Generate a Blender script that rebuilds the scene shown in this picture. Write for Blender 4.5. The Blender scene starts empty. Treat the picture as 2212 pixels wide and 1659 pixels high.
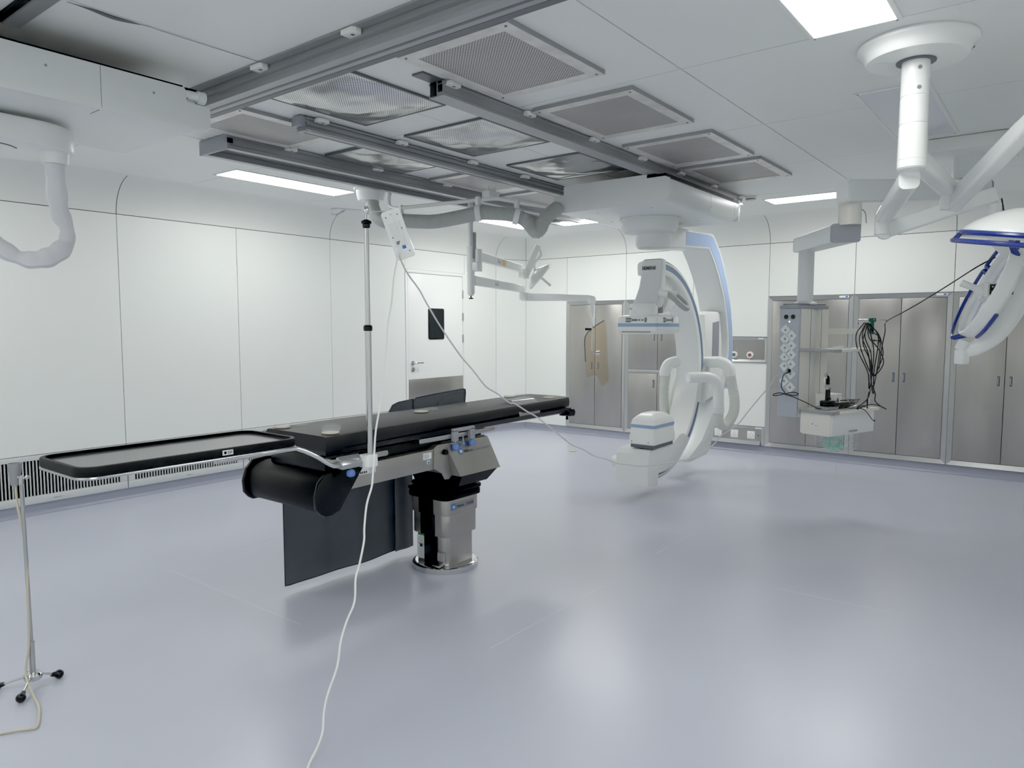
import bpy, bmesh, math, random
from mathutils import Vector, Matrix, noise
random.seed(7)
C = bpy.context.scene.collection
PI = math.pi

# ------------------------------------------------------------------ materials
def lin(c):
    return tuple((v/255/12.92) if v/255 <= .04045 else ((v/255+.055)/1.055)**2.4 for v in c)
def mat(name, col, rough=.5, metal=0., spec=.5, trans=0., ior=1.45, emit=None, es=0., alpha=1., coat=0.):
    m = bpy.data.materials.new(name); m.use_nodes = True
    b = m.node_tree.nodes['Principled BSDF']
    b.inputs['Base Color'].default_value = (*lin(col), 1)
    b.inputs['Roughness'].default_value = rough; b.inputs['Metallic'].default_value = metal
    b.inputs['Specular IOR Level'].default_value = spec
    b.inputs['Transmission Weight'].default_value = trans; b.inputs['IOR'].default_value = ior
    b.inputs['Alpha'].default_value = alpha; b.inputs['Coat Weight'].default_value = coat
    if emit: b.inputs['Emission Color'].default_value = (*lin(emit), 1); b.inputs['Emission Strength'].default_value = es
    return m
def N(m, t): return m.node_tree.nodes.new(t)
def K(m, a, b): m.node_tree.links.new(a, b)
def BS(m): return m.node_tree.nodes['Principled BSDF']
def mathn(m, op, a, b=None, c=None):
    n = N(m, 'ShaderNodeMath'); n.operation = op
    for i, v in enumerate((a, b, c)):
        if v is None: continue
        if isinstance(v, (int, float)): n.inputs[i].default_value = v
        else: K(m, v, n.inputs[i])
    return n.outputs[0]
def mottled(m, c1, c2, scale=2., detail=3., r1=None, r2=None, stretch=(1, 1, 1), bump=0., bscale=200.):
    tc = N(m, 'ShaderNodeTexCoord'); mp = N(m, 'ShaderNodeMapping'); mp.inputs['Scale'].default_value = stretch
    K(m, tc.outputs['Object'], mp.inputs['Vector'])
    nz = N(m, 'ShaderNodeTexNoise'); nz.inputs['Scale'].default_value = scale; nz.inputs['Detail'].default_value = detail
    K(m, mp.outputs[0], nz.inputs['Vector'])
    mx = N(m, 'ShaderNodeMix'); mx.data_type = 'RGBA'
    rp = N(m, 'ShaderNodeMapRange'); rp.inputs[1].default_value = .3; rp.inputs[2].default_value = .7
    K(m, nz.outputs['Fac'], rp.inputs[0]); K(m, rp.outputs[0], mx.inputs[0])
    mx.inputs[6].default_value = (*lin(c1), 1); mx.inputs[7].default_value = (*lin(c2), 1)
    K(m, mx.outputs[2], BS(m).inputs['Base Color'])
    if r1 is not None:
        rr = N(m, 'ShaderNodeMapRange'); rr.inputs[1].default_value = .3; rr.inputs[2].default_value = .7
        rr.inputs[3].default_value = r1; rr.inputs[4].default_value = r2
        K(m, nz.outputs['Fac'], rr.inputs[0]); K(m, rr.outputs[0], BS(m).inputs['Roughness'])
    if bump:
        n2 = N(m, 'ShaderNodeTexNoise'); n2.inputs['Scale'].default_value = bscale; n2.inputs['Detail'].default_value = 2
        K(m, mp.outputs[0], n2.inputs['Vector'])
        bp = N(m, 'ShaderNodeBump'); bp.inputs['Strength'].default_value = bump; bp.inputs['Distance'].default_value = .002
        K(m, n2.outputs['Fac'], bp.inputs['Height']); K(m, bp.outputs[0], BS(m).inputs['Normal'])
    return m
M = {}
M['wall'] = mottled(mat('wall_panel', (234, 236, 231), .33, spec=.45), (232, 236, 230), (236, 237, 233), .8)
M['cove'] = mottled(mat('cove_panel', (226, 228, 222), .38, spec=.4), (222, 225, 219), (229, 230, 225), .7)
M['ceil'] = mottled(mat('ceiling_panel', (230, 232, 229), .42, spec=.35), (228, 231, 228), (232, 233, 231), .6)
M['gap'] = mat('joint_gap', (58, 62, 64), .8)
M['floor'] = mottled(mat('vinyl_floor', (184, 187, 202), .28, spec=.95), (182, 185, 200), (186, 189, 204), 1.3, 2)
M['weld'] = mat('floor_weld', (214, 215, 222), .35)
M['skirt'] = mat('vinyl_skirting', (142, 145, 162), .3)
M['white'] = mat('white_enamel', (236, 238, 235), .25, spec=.5)
M['white2'] = mat('white_plastic', (228, 230, 228), .35)
M['cream'] = mat('cream_enamel', (222, 220, 210), .3)
M['greyw'] = mat('pale_grey_enamel', (220, 223, 222), .33)
M['panelgrey'] = mat('socket_panel_grey', (168, 174, 184), .4)
M['grey'] = mat('grey_plastic', (138, 142, 150), .4)
M['dgrey'] = mat('dark_grey_plastic', (84, 88, 96), .45)
M['blue'] = mat('pale_blue_panel', (158, 182, 222), .35)
M['slate'] = mat('slate_blue_groove', (92, 116, 150), .35)
M['band'] = mat('blue_band', (140, 165, 200), .35)
M['navy'] = mat('navy_trim', (24, 44, 128), .22, spec=.6)
M['knob'] = mat('blue_knob', (84, 118, 190), .4)
M['black'] = mat('black_plastic', (7, 8, 9), .3, spec=.35)
M['dull'] = mat('dull_black', (10, 11, 12), .55, spec=.25)
M['rubber'] = mat('black_cable', (18, 18, 20), .5)
M['mattress'] = mottled(mat('mattress_fabric', (16, 17, 18), .5, spec=.4), (13, 14, 15), (18, 19, 20), 3, bump=.1, bscale=300)
M['carbon'] = mat('carbon_top', (34, 36, 40), .3)
M['board'] = mat('arm_board_surface', (44, 46, 50), .16, spec=.9)
M['lead'] = mottled(mat('lead_rubber', (72, 76, 82), .4), (66, 70, 76), (80, 84, 90), 2.5)
M['leadedge'] = mat('lead_edge', (38, 42, 48), .5)
M['steel'] = mottled(mat('brushed_steel', (166, 163, 158), .34, 1.), (158, 155, 150), (174, 171, 166), 3, 3, .30, .40, (1, 1, .25))
M['steel2'] = mat('frame_steel', (186, 187, 186), .28, 1.)
M['steeldark'] = mottled(mat('column_steel', (176, 172, 166), .36, 1.), (170, 166, 160), (182, 178, 172), 4, 2, .3, .42)
M['chrome'] = mat('chrome', (205, 206, 208), .12, 1.)
M['alu'] = mat('anodised_aluminium', (150, 152, 155), .38, .55)
M['alud'] = mat('dark_aluminium', (96, 99, 104), .45, .5)
M['vent'] = mat('vent_enamel', (205, 209, 208), .4)
M['blackvoid'] = mat('duct_void', (6, 8, 12), .9)
M['rib'] = mat('corrugated_grey', (168, 172, 168), .45)
M['ribw'] = mat('corrugated_white', (212, 215, 209), .42)
M['cord'] = mat('white_cord', (226, 228, 224), .4)
M['cordgrey'] = mat('grey_cord', (196, 198, 196), .4)
M['hosebeige'] = mat('beige_tubing', (196, 188, 168), .3, spec=.6)
M['green'] = mat('green_clamp', (20, 92, 76), .4)
M['mint'] = mat('mint_plastic', (140, 235, 210), .2, trans=.3, alpha=.6)
M['agar'] = mat('agar', (196, 178, 146), .3)
M['agarg'] = mat('agar_green', (206, 208, 150), .3)
M['lamp'] = mat('lit_diffuser', (255, 255, 255), .5, emit=(252, 254, 252), es=16.5)
M['lampoff'] = mat('unlit_diffuser', (206, 210, 220), .25)
M['paper'] = mat('paper_label', (226, 228, 228), .5)
M['ink'] = mat('ink_dark', (34, 48, 52), .5)
M['inkg'] = mat('ink_grey', (110, 114, 120), .5)
M['yellow'] = mat('yellow_sticker', (222, 190, 96), .5)
M['greensticker'] = mat('green_sticker', (54, 150, 62), .5)
M['logo'] = mat('logo_blue', (52, 96, 180), .4)
M['red'] = mat('outlet_red', (150, 76, 78), .4)
M['sleeve'] = mottled(mat('white_sleeve', (214, 214, 218), .6), (204, 205, 210), (220, 220, 224), 6, bump=.5, bscale=18)
M['screen'] = mat('dark_glass_panel', (38, 48, 48), .15)
M['lens'] = mat('lamp_lens', (232, 236, 244), .08, spec=.8)
def glassy(name, col, fac, rough=.05):
    m = bpy.data.materials.new(name); m.use_nodes = True; nt = m.node_tree; nt.nodes.clear()
    out = nt.nodes.new('ShaderNodeOutputMaterial'); tr = nt.nodes.new('ShaderNodeBsdfTransparent'); gl = nt.nodes.new('ShaderNodeBsdfPrincipled')
    tr.inputs[0].default_value = (*lin(col), 1); gl.inputs['Base Color'].default_value = (*lin(col), 1); gl.inputs['Roughness'].default_value = rough
    mx = nt.nodes.new('ShaderNodeMixShader'); mx.inputs[0].default_value = fac
    nt.links.new(tr.outputs[0], mx.inputs[1]); nt.links.new(gl.outputs[0], mx.inputs[2]); nt.links.new(mx.outputs[0], out.inputs[0])
    return m
M['leadglass'] = glassy('amber_lead_acrylic', (247, 239, 228), .05)
M['clear'] = glassy('clear_sheet', (240, 242, 244), .34)
M['dish'] = glassy('clear_dish', (252, 253, 253), .09)
M['door_pane'] = mat('dark_door_glass', (22, 28, 30), .08, spec=.6)
def perforated(name, c1, c2, rough, pitch=.0165, metal=1.):
    m = mottled(mat(name, c1, rough, metal), c1, c2, 3, 3, rough*.8, rough*1.2)
    b = BS(m); base = b.inputs['Base Color'].links[0].from_socket
    tc = N(m, 'ShaderNodeTexCoord'); sp = N(m, 'ShaderNodeSeparateXYZ'); K(m, tc.outputs['Object'], sp.inputs[0])
    u = mathn(m, 'DIVIDE', sp.outputs[0], pitch); v = mathn(m, 'DIVIDE', sp.outputs[1], pitch)
    a = mathn(m, 'ADD', u, v); c = mathn(m, 'SUBTRACT', u, v)
    fa = mathn(m, 'SUBTRACT', mathn(m, 'FRACT', a), .5); fc = mathn(m, 'SUBTRACT', mathn(m, 'FRACT', c), .5)
    d = mathn(m, 'ADD', mathn(m, 'MULTIPLY', fa, fa), mathn(m, 'MULTIPLY', fc, fc))
    hole = mathn(m, 'LESS_THAN', d, .11)
    mx = N(m, 'ShaderNodeMix'); mx.data_type = 'RGBA'; K(m, hole, mx.inputs[0]); K(m, base, mx.inputs[6]); mx.inputs[7].default_value = (*lin((38, 40, 44)), 1)
    K(m, mx.outputs[2], b.inputs['Base Color'])
    K(m, mathn(m, 'MULTIPLY', mathn(m, 'SUBTRACT', 1., hole), metal), b.inputs['Metallic'])
    return m
M['perf'] = perforated('perforated_plate_dull', (168, 165, 162), (190, 187, 184), .42, metal=.35)
M['perf2'] = perforated('perforated_plate_shiny', (196, 197, 200), (222, 223, 226), .17, metal=.9)
M['plate'] = mottled(mat('filmed_plate_rim', (208, 205, 200), .35, .25), (192, 188, 184), (222, 220, 216), 8, 3)

# ------------------------------------------------------------------ geometry helpers
OFF = {}
def catmull(pts, sub=6, closed=False):
    P = [Vector(p) for p in pts]
    if len(P) < 3: return P
    out = []; n = len(P)
    rng = range(n) if closed else range(n-1)
    for i in rng:
        p0 = P[(i-1) % n] if closed or i > 0 else P[0]*2-P[1]
        p1 = P[i]; p2 = P[(i+1) % n]
        p3 = P[(i+2) % n] if closed or i < n-2 else P[-1]*2-P[-2]
        for k in range(sub):
            t = k/sub
            out.append(.5*((2*p1)+(-p0+p2)*t+(2*p0-5*p1+4*p2-p3)*t*t+(-p0+3*p1-3*p2+p3)*t**3))
    if not closed: out.append(P[-1])
    return out
class MB:
    def __init__(s): s.bm = bmesh.new(); s.mi = 0; s.mats = []
    def m(s, mt):
        if mt not in s.mats: s.mats.append(mt)
        s.mi = s.mats.index(mt); return s
    def face(s, vs):
        try: f = s.bm.faces.new(vs)
        except ValueError: return None
        f.material_index = s.mi; return f
    def v(s, p): return s.bm.verts.new(p)
    def quad(s, *p): s.face([s.v(q) for q in p]); return s
    def loft(s, rings, closed=True, cap=True):
        R = [[s.v(p) for p in r] for r in rings]
        n = len(R[0])
        for a, b in zip(R, R[1:]):
            for i in range(n if closed else n-1):
                j = (i+1) % n; s.face([a[i], a[j], b[j], b[i]])
        if cap and closed: s.face(list(reversed(R[0]))); s.face(R[-1])
        return s
    def box(s, lo, hi, bev=0., seg=2, rot=None, at=None):
        """axis box; rot = (z angle) about its centre or about at"""
        lo = Vector(lo); hi = Vector(hi)
        nb = bmesh.new(); bmesh.ops.create_cube(nb, size=1)
        c = (lo+hi)/2; d = hi-lo
        for v in nb.verts: v.co = Vector((v.co.x*d.x, v.co.y*d.y, v.co.z*d.z))
        if bev: bmesh.ops.bevel(nb, geom=list(nb.edges), offset=min(bev, min(abs(d.x), abs(d.y), abs(d.z))*.49), segments=seg, profile=.5, affect='EDGES')
        mt = Matrix.Translation(c)
        if rot is not None:
            Rm = rot if isinstance(rot, Matrix) else Matrix.Rotation(rot, 4, 'Z')
            p = Vector(at) if at is not None else c
            mt = Matrix.Translation(p) @ Rm @ Matrix.Translation(c-p)
        return s._merge(nb, mt)
    def _merge(s, nb, mt=None):
        mp = {}
        for v in nb.verts: mp[v] = s.v(mt @ v.co if mt else v.co)
        for f in nb.faces: s.face([mp[v] for v in f.verts])
        nb.free(); return s
    def prism(s, poly, ax, a0, a1, bev=0., seg=2):
        """poly: 2-D outline; ax: 'x' -> (y,z), 'y' -> (x,z), 'z' -> (x,y)"""
        def P(q, a): return {'x': (a, q[0], q[1]), 'y': (q[0], a, q[1]), 'z': (q[0], q[1], a)}[ax]
        nb = bmesh.new()
        A = [nb.verts.new(P(q, a0)) for q in poly]; B = [nb.verts.new(P(q, a1)) for q in poly]; n = len(poly)
        for i in range(n): nb.faces.new([A[i], A[(i+1) % n], B[(i+1) % n], B[i]])
        nb.faces.new(list(reversed(A))); nb.faces.new(B)
        bmesh.ops.recalc_face_normals(nb, faces=nb.faces)
        if bev:
            caps = [f for f in nb.faces if len(f.verts) == n and (abs(f.normal['xyz'.index(ax)]) > .99)]
            ed = set(e for f in caps for e in f.edges)
            bmesh.ops.bevel(nb, geom=list(ed), offset=bev, segments=seg, profile=.5, affect='EDGES')
        return s._merge(nb)
    def tube(s, pts, r, n=10, sub=5, closed=False, cap=True, smooth=True, prof=None, flat=1.):
        P = catmull(pts, sub, closed) if smooth else [Vector(p) for p in pts]
        L = len(P); rings = []; prev = None; s_acc = 0
        for i, p in enumerate(P):
            if closed: t = P[(i+1) % L]-P[(i-1) % L]
            else: t = P[min(i+1, L-1)]-P[max(i-1, 0)]
            if t.length < 1e-9: t = Vector((0, 0, 1))
            t.normalize()
            if prev is None:
                a = Vector((0, 0, 1)) if abs(t.z) < .9 else Vector((1, 0, 0))
                u = (a-t*a.dot(t)).normalized()
            else:
                u = prev-t*prev.dot(t); u = u.normalized() if u.length > 1e-6 else prev
            prev = u; w = t.cross(u)
            rr = r(i/(L-1)) if callable(r) else r
            rings.append([p+u*math.cos(2*PI*k/n)*rr+w*math.sin(2*PI*k/n)*rr*flat for k in range(n)])
        if closed: rings.append(rings[0])
        return s.loft(rings, True, cap and not closed)
    def cyl(s, a, b, r, r2=None, n=24, cap=True):
        r2 = r if r2 is None else r2
        a = Vector(a); b = Vector(b); t = (b-a).normalized()
        q = Vector((0, 0, 1)) if abs(t.z) < .9 else Vector((1, 0, 0))
        u = (q-t*q.dot(t)).normalized(); w = t.cross(u)
        return s.loft([[p+u*math.cos(2*PI*k/n)*rr+w*math.sin(2*PI*k/n)*rr for k in range(n)] for p, rr in ((a, r), (b, r2))], True, cap)
    def lathe(s, prof, c, axis=(0, 0, 1), n=40):
        """prof: list of (radius, height) along axis from c"""
        c = Vector(c); t = Vector(axis).normalized()
        q = Vector((0, 0, 1)) if abs(t.z) < .9 else Vector((1, 0, 0))
        u = (q-t*q.dot(t)).normalized(); w = t.cross(u)
        rings = [[c+t*h+u*math.cos(2*PI*k/n)*max(r, 1e-4)+w*math.sin(2*PI*k/n)*max(r, 1e-4) for k in range(n)] for r, h in prof]
        return s.loft(rings)
    def ball(s, c, r, n=16, sc=(1, 1, 1)):
        nb = bmesh.new(); bmesh.ops.create_uvsphere(nb, u_segments=n, v_segments=n//2, radius=r)
        return s._merge(nb, Matrix.Translation(c) @ Matrix.Diagonal((*sc, 1)))
    def build(s, name, mt=None, parent=None, ang=35, base=None):
        bmesh.ops.recalc_face_normals(s.bm, faces=s.bm.faces)
        me = bpy.data.meshes.new(name)
        vs = [v.co for v in s.bm.verts]
        if parent is not None: o0 = OFF[parent.name]
        elif base is not None: o0 = Vector(base)
        else:
            o0 = Vector(((min(v.x for v in vs)+max(v.x for v in vs))/2, (min(v.y for v in vs)+max(v.y for v in vs))/2, min(v.z for v in vs)))
        for v in s.bm.verts: v.co = v.co-o0
        s.bm.to_mesh(me); s.bm.free()
        for x in (s.mats or [mt]): me.materials.append(x)
        if mt is not None and s.mats and mt not in s.mats: pass
        me.polygons.foreach_set('use_smooth', [True]*len(me.polygons)); me.set_sharp_from_angle(angle=math.radians(ang))
        o = bpy.data.objects.new(name, me); C.objects.link(o)
        if parent is not None: o.parent = parent
        else: o.location = o0
        OFF[o.name] = o0
        return o
def tag(o, label=None, cat=None, group=None, kind=None):
    if label: o['label'] = label
    if cat: o['category'] = cat
    if group: o['group'] = group
    if kind: o['kind'] = kind
    return o
def thing(name, loc, label, cat, group=None):
    o = bpy.data.objects.new(name, None); o.empty_display_size = .1; C.objects.link(o); o.location = loc
    OFF[o.name] = Vector(loc); return tag(o, label, cat, group)
def clone(src, dloc, label=None, rz=0):
    r = src.copy(); C.objects.link(r); r.location = Vector(src.location)+Vector(dloc); r.rotation_euler = (0, 0, rz)
    OFF[r.name] = Vector(r.location)
    if label: r['label'] = label
    for ch in list(src.children):
        c = ch.copy(); C.objects.link(c); c.parent = r
        for g in list(ch.children):
            d = g.copy(); C.objects.link(d); d.parent = c
    return r
def rrect(x0, y0, x1, y1, r, n=5):
    out = []
    for cx, cy, a in ((x1-r, y1-r, 0), (x0+r, y1-r, 90), (x0+r, y0+r, 180), (x1-r, y0+r, 270)):
        for k in range(n+1):
            t = math.radians(a+90*k/n); out.append((cx+r*math.cos(t), cy+r*math.sin(t)))
    return out
def arc(cx, cy, r, a0, a1, n=24):
    return [(cx+r*math.cos(math.radians(a0+(a1-a0)*k/n)), cy+r*math.sin(math.radians(a0+(a1-a0)*k/n))) for k in range(n+1)]
def letters(txt, size, pos, xd, zd, mt, parent, name='lettering', depth=.0006, align='LEFT', xs=1., bold=0.):
    cu = bpy.data.curves.new('tmp', 'FONT'); cu.body = txt; cu.size = size; cu.extrude = depth; cu.align_x = align; cu.offset = bold
    to = bpy.data.objects.new('tmp', cu); C.objects.link(to)
    dg = bpy.context.evaluated_depsgraph_get(); me = bpy.data.meshes.new_from_object(to.evaluated_get(dg))
    bpy.data.objects.remove(to)
    xd = Vector(xd).normalized(); zd = Vector(zd).normalized(); nd = xd.cross(zd)
    o0 = OFF[parent.name]
    for v in me.vertices: v.co = Vector(pos)+xd*v.co.x*xs+zd*v.co.y+nd*v.co.z-o0
    me.materials.clear(); me.materials.append(mt)
    o = bpy.data.objects.new(name, me); C.objects.link(o); o.parent = parent; OFF[o.name] = o0
    return o
def ribbed(pts, r, parent, name, mt, pitch=.012, amp=.004, n=18):
    P = catmull(pts, 12)
    # resample evenly
    L = [0]
    for a, b in zip(P, P[1:]): L.append(L[-1]+(b-a).length)
    tot = L[-1]; k = max(8, int(tot/pitch*4)); Q = []; j = 0
    for i in range(k+1):
        d = tot*i/k
        while j < len(L)-2 and L[j+1] < d: j += 1
        t = (d-L[j])/max(1e-9, L[j+1]-L[j]); Q.append(P[j].lerp(P[j+1], min(1, max(0, t))))
    b = MB(); b.tube(Q, lambda t: r+amp*(.5 if (int(round(t*k)) % 4) in (0, 1) else -.5), n, smooth=False)
    return b.build(name, mt, parent, ang=60)
# ------------------------------------------------------------------ room shell
XR, YL, XB, YF = 8.456, 6.474, -1.2, -0.45
ZW, RC, ZC = 2.457, .295, 2.752
G = .006
# floor
b = MB(); b.m(M['floor']).quad((XB-.1, YF-.1, 0), (XR+.1, YF-.1, 0), (XR+.1, YL+.1, 0), (XB-.1, YL+.1, 0))
b.m(M['weld'])
for x0, y0, x1, y1 in ((2.12, 3.0, 2.12, 4.395), (2.12, 4.395, 3.0, 4.395), (4.8, 2.18, 4.8, 3.7), (2.5, 2.07, 3.52, 2.07), (4.25, 2.1, 4.85, 2.1), (4.11, .6, 4.11, 1.25)):
    w = .0022
    b.box((x0-w, y0-w, -.002), (x1+w, y1+w, .0006))
tag(b.build('floor'), kind='structure')
# ceiling: flat panels with open joints under a dark backing
b = MB(); xs = [XB, -.02, .98, 2.168, 3.358, 4.567, 5.756, 6.945, XR]; ys = [YF, 1.563, 3.10, 4.66, YL]
LIGHTS = [(3.27, 5.33, 4.47, 5.63), (6.27, 5.33, 7.45, 5.63), (7.22, 1.25, 7.54, 2.45), (7.22, 3.85, 7.54, 5.02), (2.16, .62, 3.35, .94), (-.3, .62, .85, .94), (.3, 5.33, 1.5, 5.63), (-.9, 2.4, -.6, 3.6)]
UNLIT = (4.3, .65, 5.49, .97)
for x0, x1 in zip(xs, xs[1:]):
    for y0, y1 in zip(ys, ys[1:]):
        g = G*.55
        b.m(M['ceil']).box((x0+g, y0+g, ZC), (x1-g, y1-g, ZC+.01))
b.m(M['gap']).box((XB, YF, ZC+.012), (XR, YL, ZC+.03))
tag(b.build('ceiling'), kind='structure')
# wall panels ---------------------------------------------------------------
def seg_wall(b, p0, p1, z0, z1, t=.012, g=G):
    """panel standing on segment p0->p1, room is on its left"""
    p0 = Vector((*p0, 0)); p1 = Vector((*p1, 0)); d = (p1-p0).normalized(); n = Vector((d.y, -d.x, 0))
    a = p0+d*g/2; c = p1-d*g/2
    pts = [a, c, c+n*t, a+n*t]
    b.loft([[Vector((p.x, p.y, z0+g/2)) for p in pts], [Vector((p.x, p.y, z1-g/2)) for p in pts]])
def cove(b, p0, p1, bev0=0., bev1=0., g=G):
    """quarter round between wall top and ceiling; bev: how far each end is drawn in at the ceiling"""
    p0 = Vector((*p0, 0)); p1 = Vector((*p1, 0)); d = (p1-p0).normalized(); n = Vector((-d.y, d.x, 0))
    rings = []
    for k in range(13):
        a = math.radians(90*k/12); ins = RC*(1-math.cos(a)); z = ZW+G/2+(RC-G/2)*math.sin(a)
        rings.append([p0+n*ins+d*(g/2+bev0*ins)+Vector((0, 0, z)), p1+n*ins-d*(g/2+bev1*ins)+Vector((0, 0, z))])
    b.loft(rings, closed=False)
CO1, CO2 = (7.965, YL), (XR, 6.311)         # the slanting corner panel
lx = [XB, -.53, .59, 1.715, 2.834, 3.947, 5.072, 6.193]
b = MB(); b.m(M['wall'])
for a, c in zip(lx, lx[1:]): seg_wall(b, (c, YL), (a, YL), .478 if a < 5.1 else .09, ZW)
for a, c in zip(lx[:-2], lx[1:-1]): seg_wall(b, (c, YL), (a, YL), .088, .478) if a < .4 else None
seg_wall(b, (7.291, YL), (6.193, YL), 2.205, ZW)
seg_wall(b, (CO1[0], YL), (7.291, YL), .09, ZW)
b.m(M['gap']); seg_wall(b, (CO1[0], YL+.016), (XB, YL+.016), .0, ZW+.01, .01)
tag(b.build('wall_left'), kind='structure')
b = MB(); b.m(M['wall']); seg_wall(b, CO2, CO1, .09, ZW)
b.m(M['gap']); n = Vector((.3163, .9487, 0))*.016; seg_wall(b, (CO2[0]+n.x, CO2[1]+n.y), (CO1[0]+n.x, CO1[1]+n.y), 0, ZW+.01, .01)
tag(b.build('wall_corner'), kind='structure')
b = MB(); b.m(M['wall'])
ry = [6.311, 5.593, 4.66, 3.72, 2.789, 1.868, .945, .02]
seg_wall(b, (XR, ry[1]), (XR, ry[0]), .09, ZW)
for i in (1, 2, 4, 5, 6): seg_wall(b, (XR, ry[i+1]), (XR, ry[i]), 1.848, ZW)
seg_wall(b, (XR, ry[4]), (XR, ry[3]), 1.378, ZW); seg_wall(b, (XR, ry[4]), (XR, ry[3]), .314, 1.078)
seg_wall(b, (XR, YF), (XR, ry[7]), .09, ZW)
b.m(M['gap']); seg_wall(b, (XR+.014, YF), (XR+.014, 6.311), .0, ZW+.01, .01)
tag(b.build('wall_right'), kind='structure')
b = MB(); b.m(M['wall'])
for i in range(8): seg_wall(b, (XB+(XR-XB)*i/8, YF), (XB+(XR-XB)*(i+1)/8, YF), 0, ZW)
tag(b.build('wall_near'), kind='structure')
b = MB(); b.m(M['wall'])
for i in range(6): seg_wall(b, (XB, YL-(YL-YF)*i/6), (XB, YL-(YL-YF)*(i+1)/6), 0, ZW)
tag(b.build('wall_back'), kind='structure')
b = MB(); b.m(M['cove'])
cuts = [XB, .59, 2.834, 5.072, CO1[0]]
kb = .16
for a, c in zip(cuts, cuts[1:]): cove(b, (c, YL), (a, YL), kb if c == CO1[0] else 0, 0)
tag(b.build('trim_1'), kind='structure')
b = MB(); b.m(M['cove']); cove(b, CO2, CO1, .72, .16); tag(b.build('trim_2'), kind='structure')
b = MB(); b.m(M['cove'])
cuts = [YF, .945, 2.789, 4.66, 6.311]
for a, c in zip(cuts, cuts[1:]): cove(b, (XR, a), (XR, c), 0, .72 if c == 6.311 else 0)
tag(b.build('trim_3'), kind='structure')
b = MB(); b.m(M['cove']); cove(b, (XB, YF), (XR, YF)); tag(b.build('trim_4'), kind='structure')
b = MB(); b.m(M['cove']); cove(b, (XB, YL), (XB, YF)); tag(b.build('trim_5'), kind='structure')
b = MB(); b.m(M['gap'])       # dark backing that shows through the cove joints
for (p, q) in (((XB, YL+.01), (CO1[0], YL+.01)), ((CO1[0], YL+.01), (XR+.01, 6.311)), ((XR+.01, 6.311), (XR+.01, YF))):
    d = (Vector(q)-Vector(p)).normalized(); n = Vector((d.y, -d.x))
    rings = []
    for k in range(13):
        a = math.radians(90*k/12); ins = (RC+.004)*(1-math.cos(a)); z = ZW-.01+(RC+.02)*math.sin(a)
        rings.append([(p[0]+n.x*ins, p[1]+n.y*ins, z), (q[0]+n.x*ins, q[1]+n.y*ins, z)])
    b.loft(rings, closed=False)
tag(b.build('trim_6'), kind='structure')
# vinyl skirting, coved into the floor
def skirt(name, p0, p1, h=.088):
    b = MB(); p0 = Vector((*p0, 0)); p1 = Vector((*p1, 0)); d = (p1-p0).normalized(); n = Vector((-d.y, d.x, 0)); R = .035
    rings = [[q+n*.004+Vector((0, 0, h)) for q in (p0, p1)]]
    for k in range(8):
        a = math.radians(90*k/7); ins = .004+R*(1-math.cos(a)); z = R*(1-math.sin(a))+.0008
        rings.append([q+n*ins+Vector((0, 0, z)) for q in (p0, p1)])
    rings.insert(0, [q+Vector((0, 0, h)) for q in (p0, p1)])
    b.loft(rings, closed=False); tag(b.build(name, M['skirt']), kind='structure')
skirt('baseboard_left', (CO1[0]-.004, YL), (7.30, YL)); skirt('baseboard_left.001', (6.18, YL), (XB, YL))
skirt('baseboard_corner', CO2, CO1); skirt('baseboard_right', (XR, YF), CO2); skirt('baseboard_near', (XB, YF), (XR, YF)); skirt('baseboard_back', (XB, YL), (XB, YF))
# door in the left wall -------------------------------------------------------
b = MB(); b.m(M['white'])
yd = YL-.004
b.box((6.197, yd-.004, .0), (6.232, yd+.05, 2.205), .003); b.box((7.252, yd-.004, 0), (7.288, yd+.05, 2.205), .003); b.box((6.232, yd-.004, 2.165), (7.252, yd+.05, 2.205), .003)
b.m(M['gap']).box((6.2, yd+.04, 0), (7.28, yd+.06, 2.2))
tag(b.build('trim_7'), kind='structure')
b = MB(); b.box((6.237, yd, .012), (7.247, yd+.036, 2.160), .003)
door = tag(b.build('door_1', M['white'], base=(6.74, YL, 0)), kind='structure')
b = MB(); b.box((6.237, yd-.003, .560), (7.247, yd+.001, .842), .001); tag(b.build('kick_plate', M['steel'], door), 'brushed steel kick plate')
b = MB(); b.m(M['dull']).prism(rrect(6.587, 1.335, 6.880, 1.733, .025), 'y', yd-.008, yd+.002, .003)
b.build('viewing_window_frame', M['dull'], door)
b = MB(); b.prism(rrect(6.607, 1.357, 6.860, 1.711, .012), 'y', yd-.0095, yd-.004); b.build('viewing_window', M['door_pane'], door)
b = MB(); b.cyl((6.305, yd, 1.045), (6.305, yd-.012, 1.045), .027); b.cyl((6.305, yd-.01, 1.045), (6.305, yd-.055, 1.045), .010)
b.tube([(6.305, yd-.052, 1.045), (6.33, yd-.056, 1.047), (6.44, yd-.056, 1.045)], .0095, 10); b.build('door_handle', M['chrome'], door)
b = MB(); b.cyl((6.305, yd, .965), (6.305, yd-.012, .965), .027); b.cyl((6.305, yd-.011, .965), (6.305, yd-.024, .965), .010, .008); b.build('door_lock', M['chrome'], door)
for z in (1.93, 1.63, 1.34):
    b = MB(); b.cyl((7.250, yd-.008, z-.055), (7.250, yd-.008, z+.055), .008); b.box((7.236, yd-.005, z-.05), (7.262, yd+.002, z+.05), .002); b.build('door_hinge', M['steel2'], door)
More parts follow.
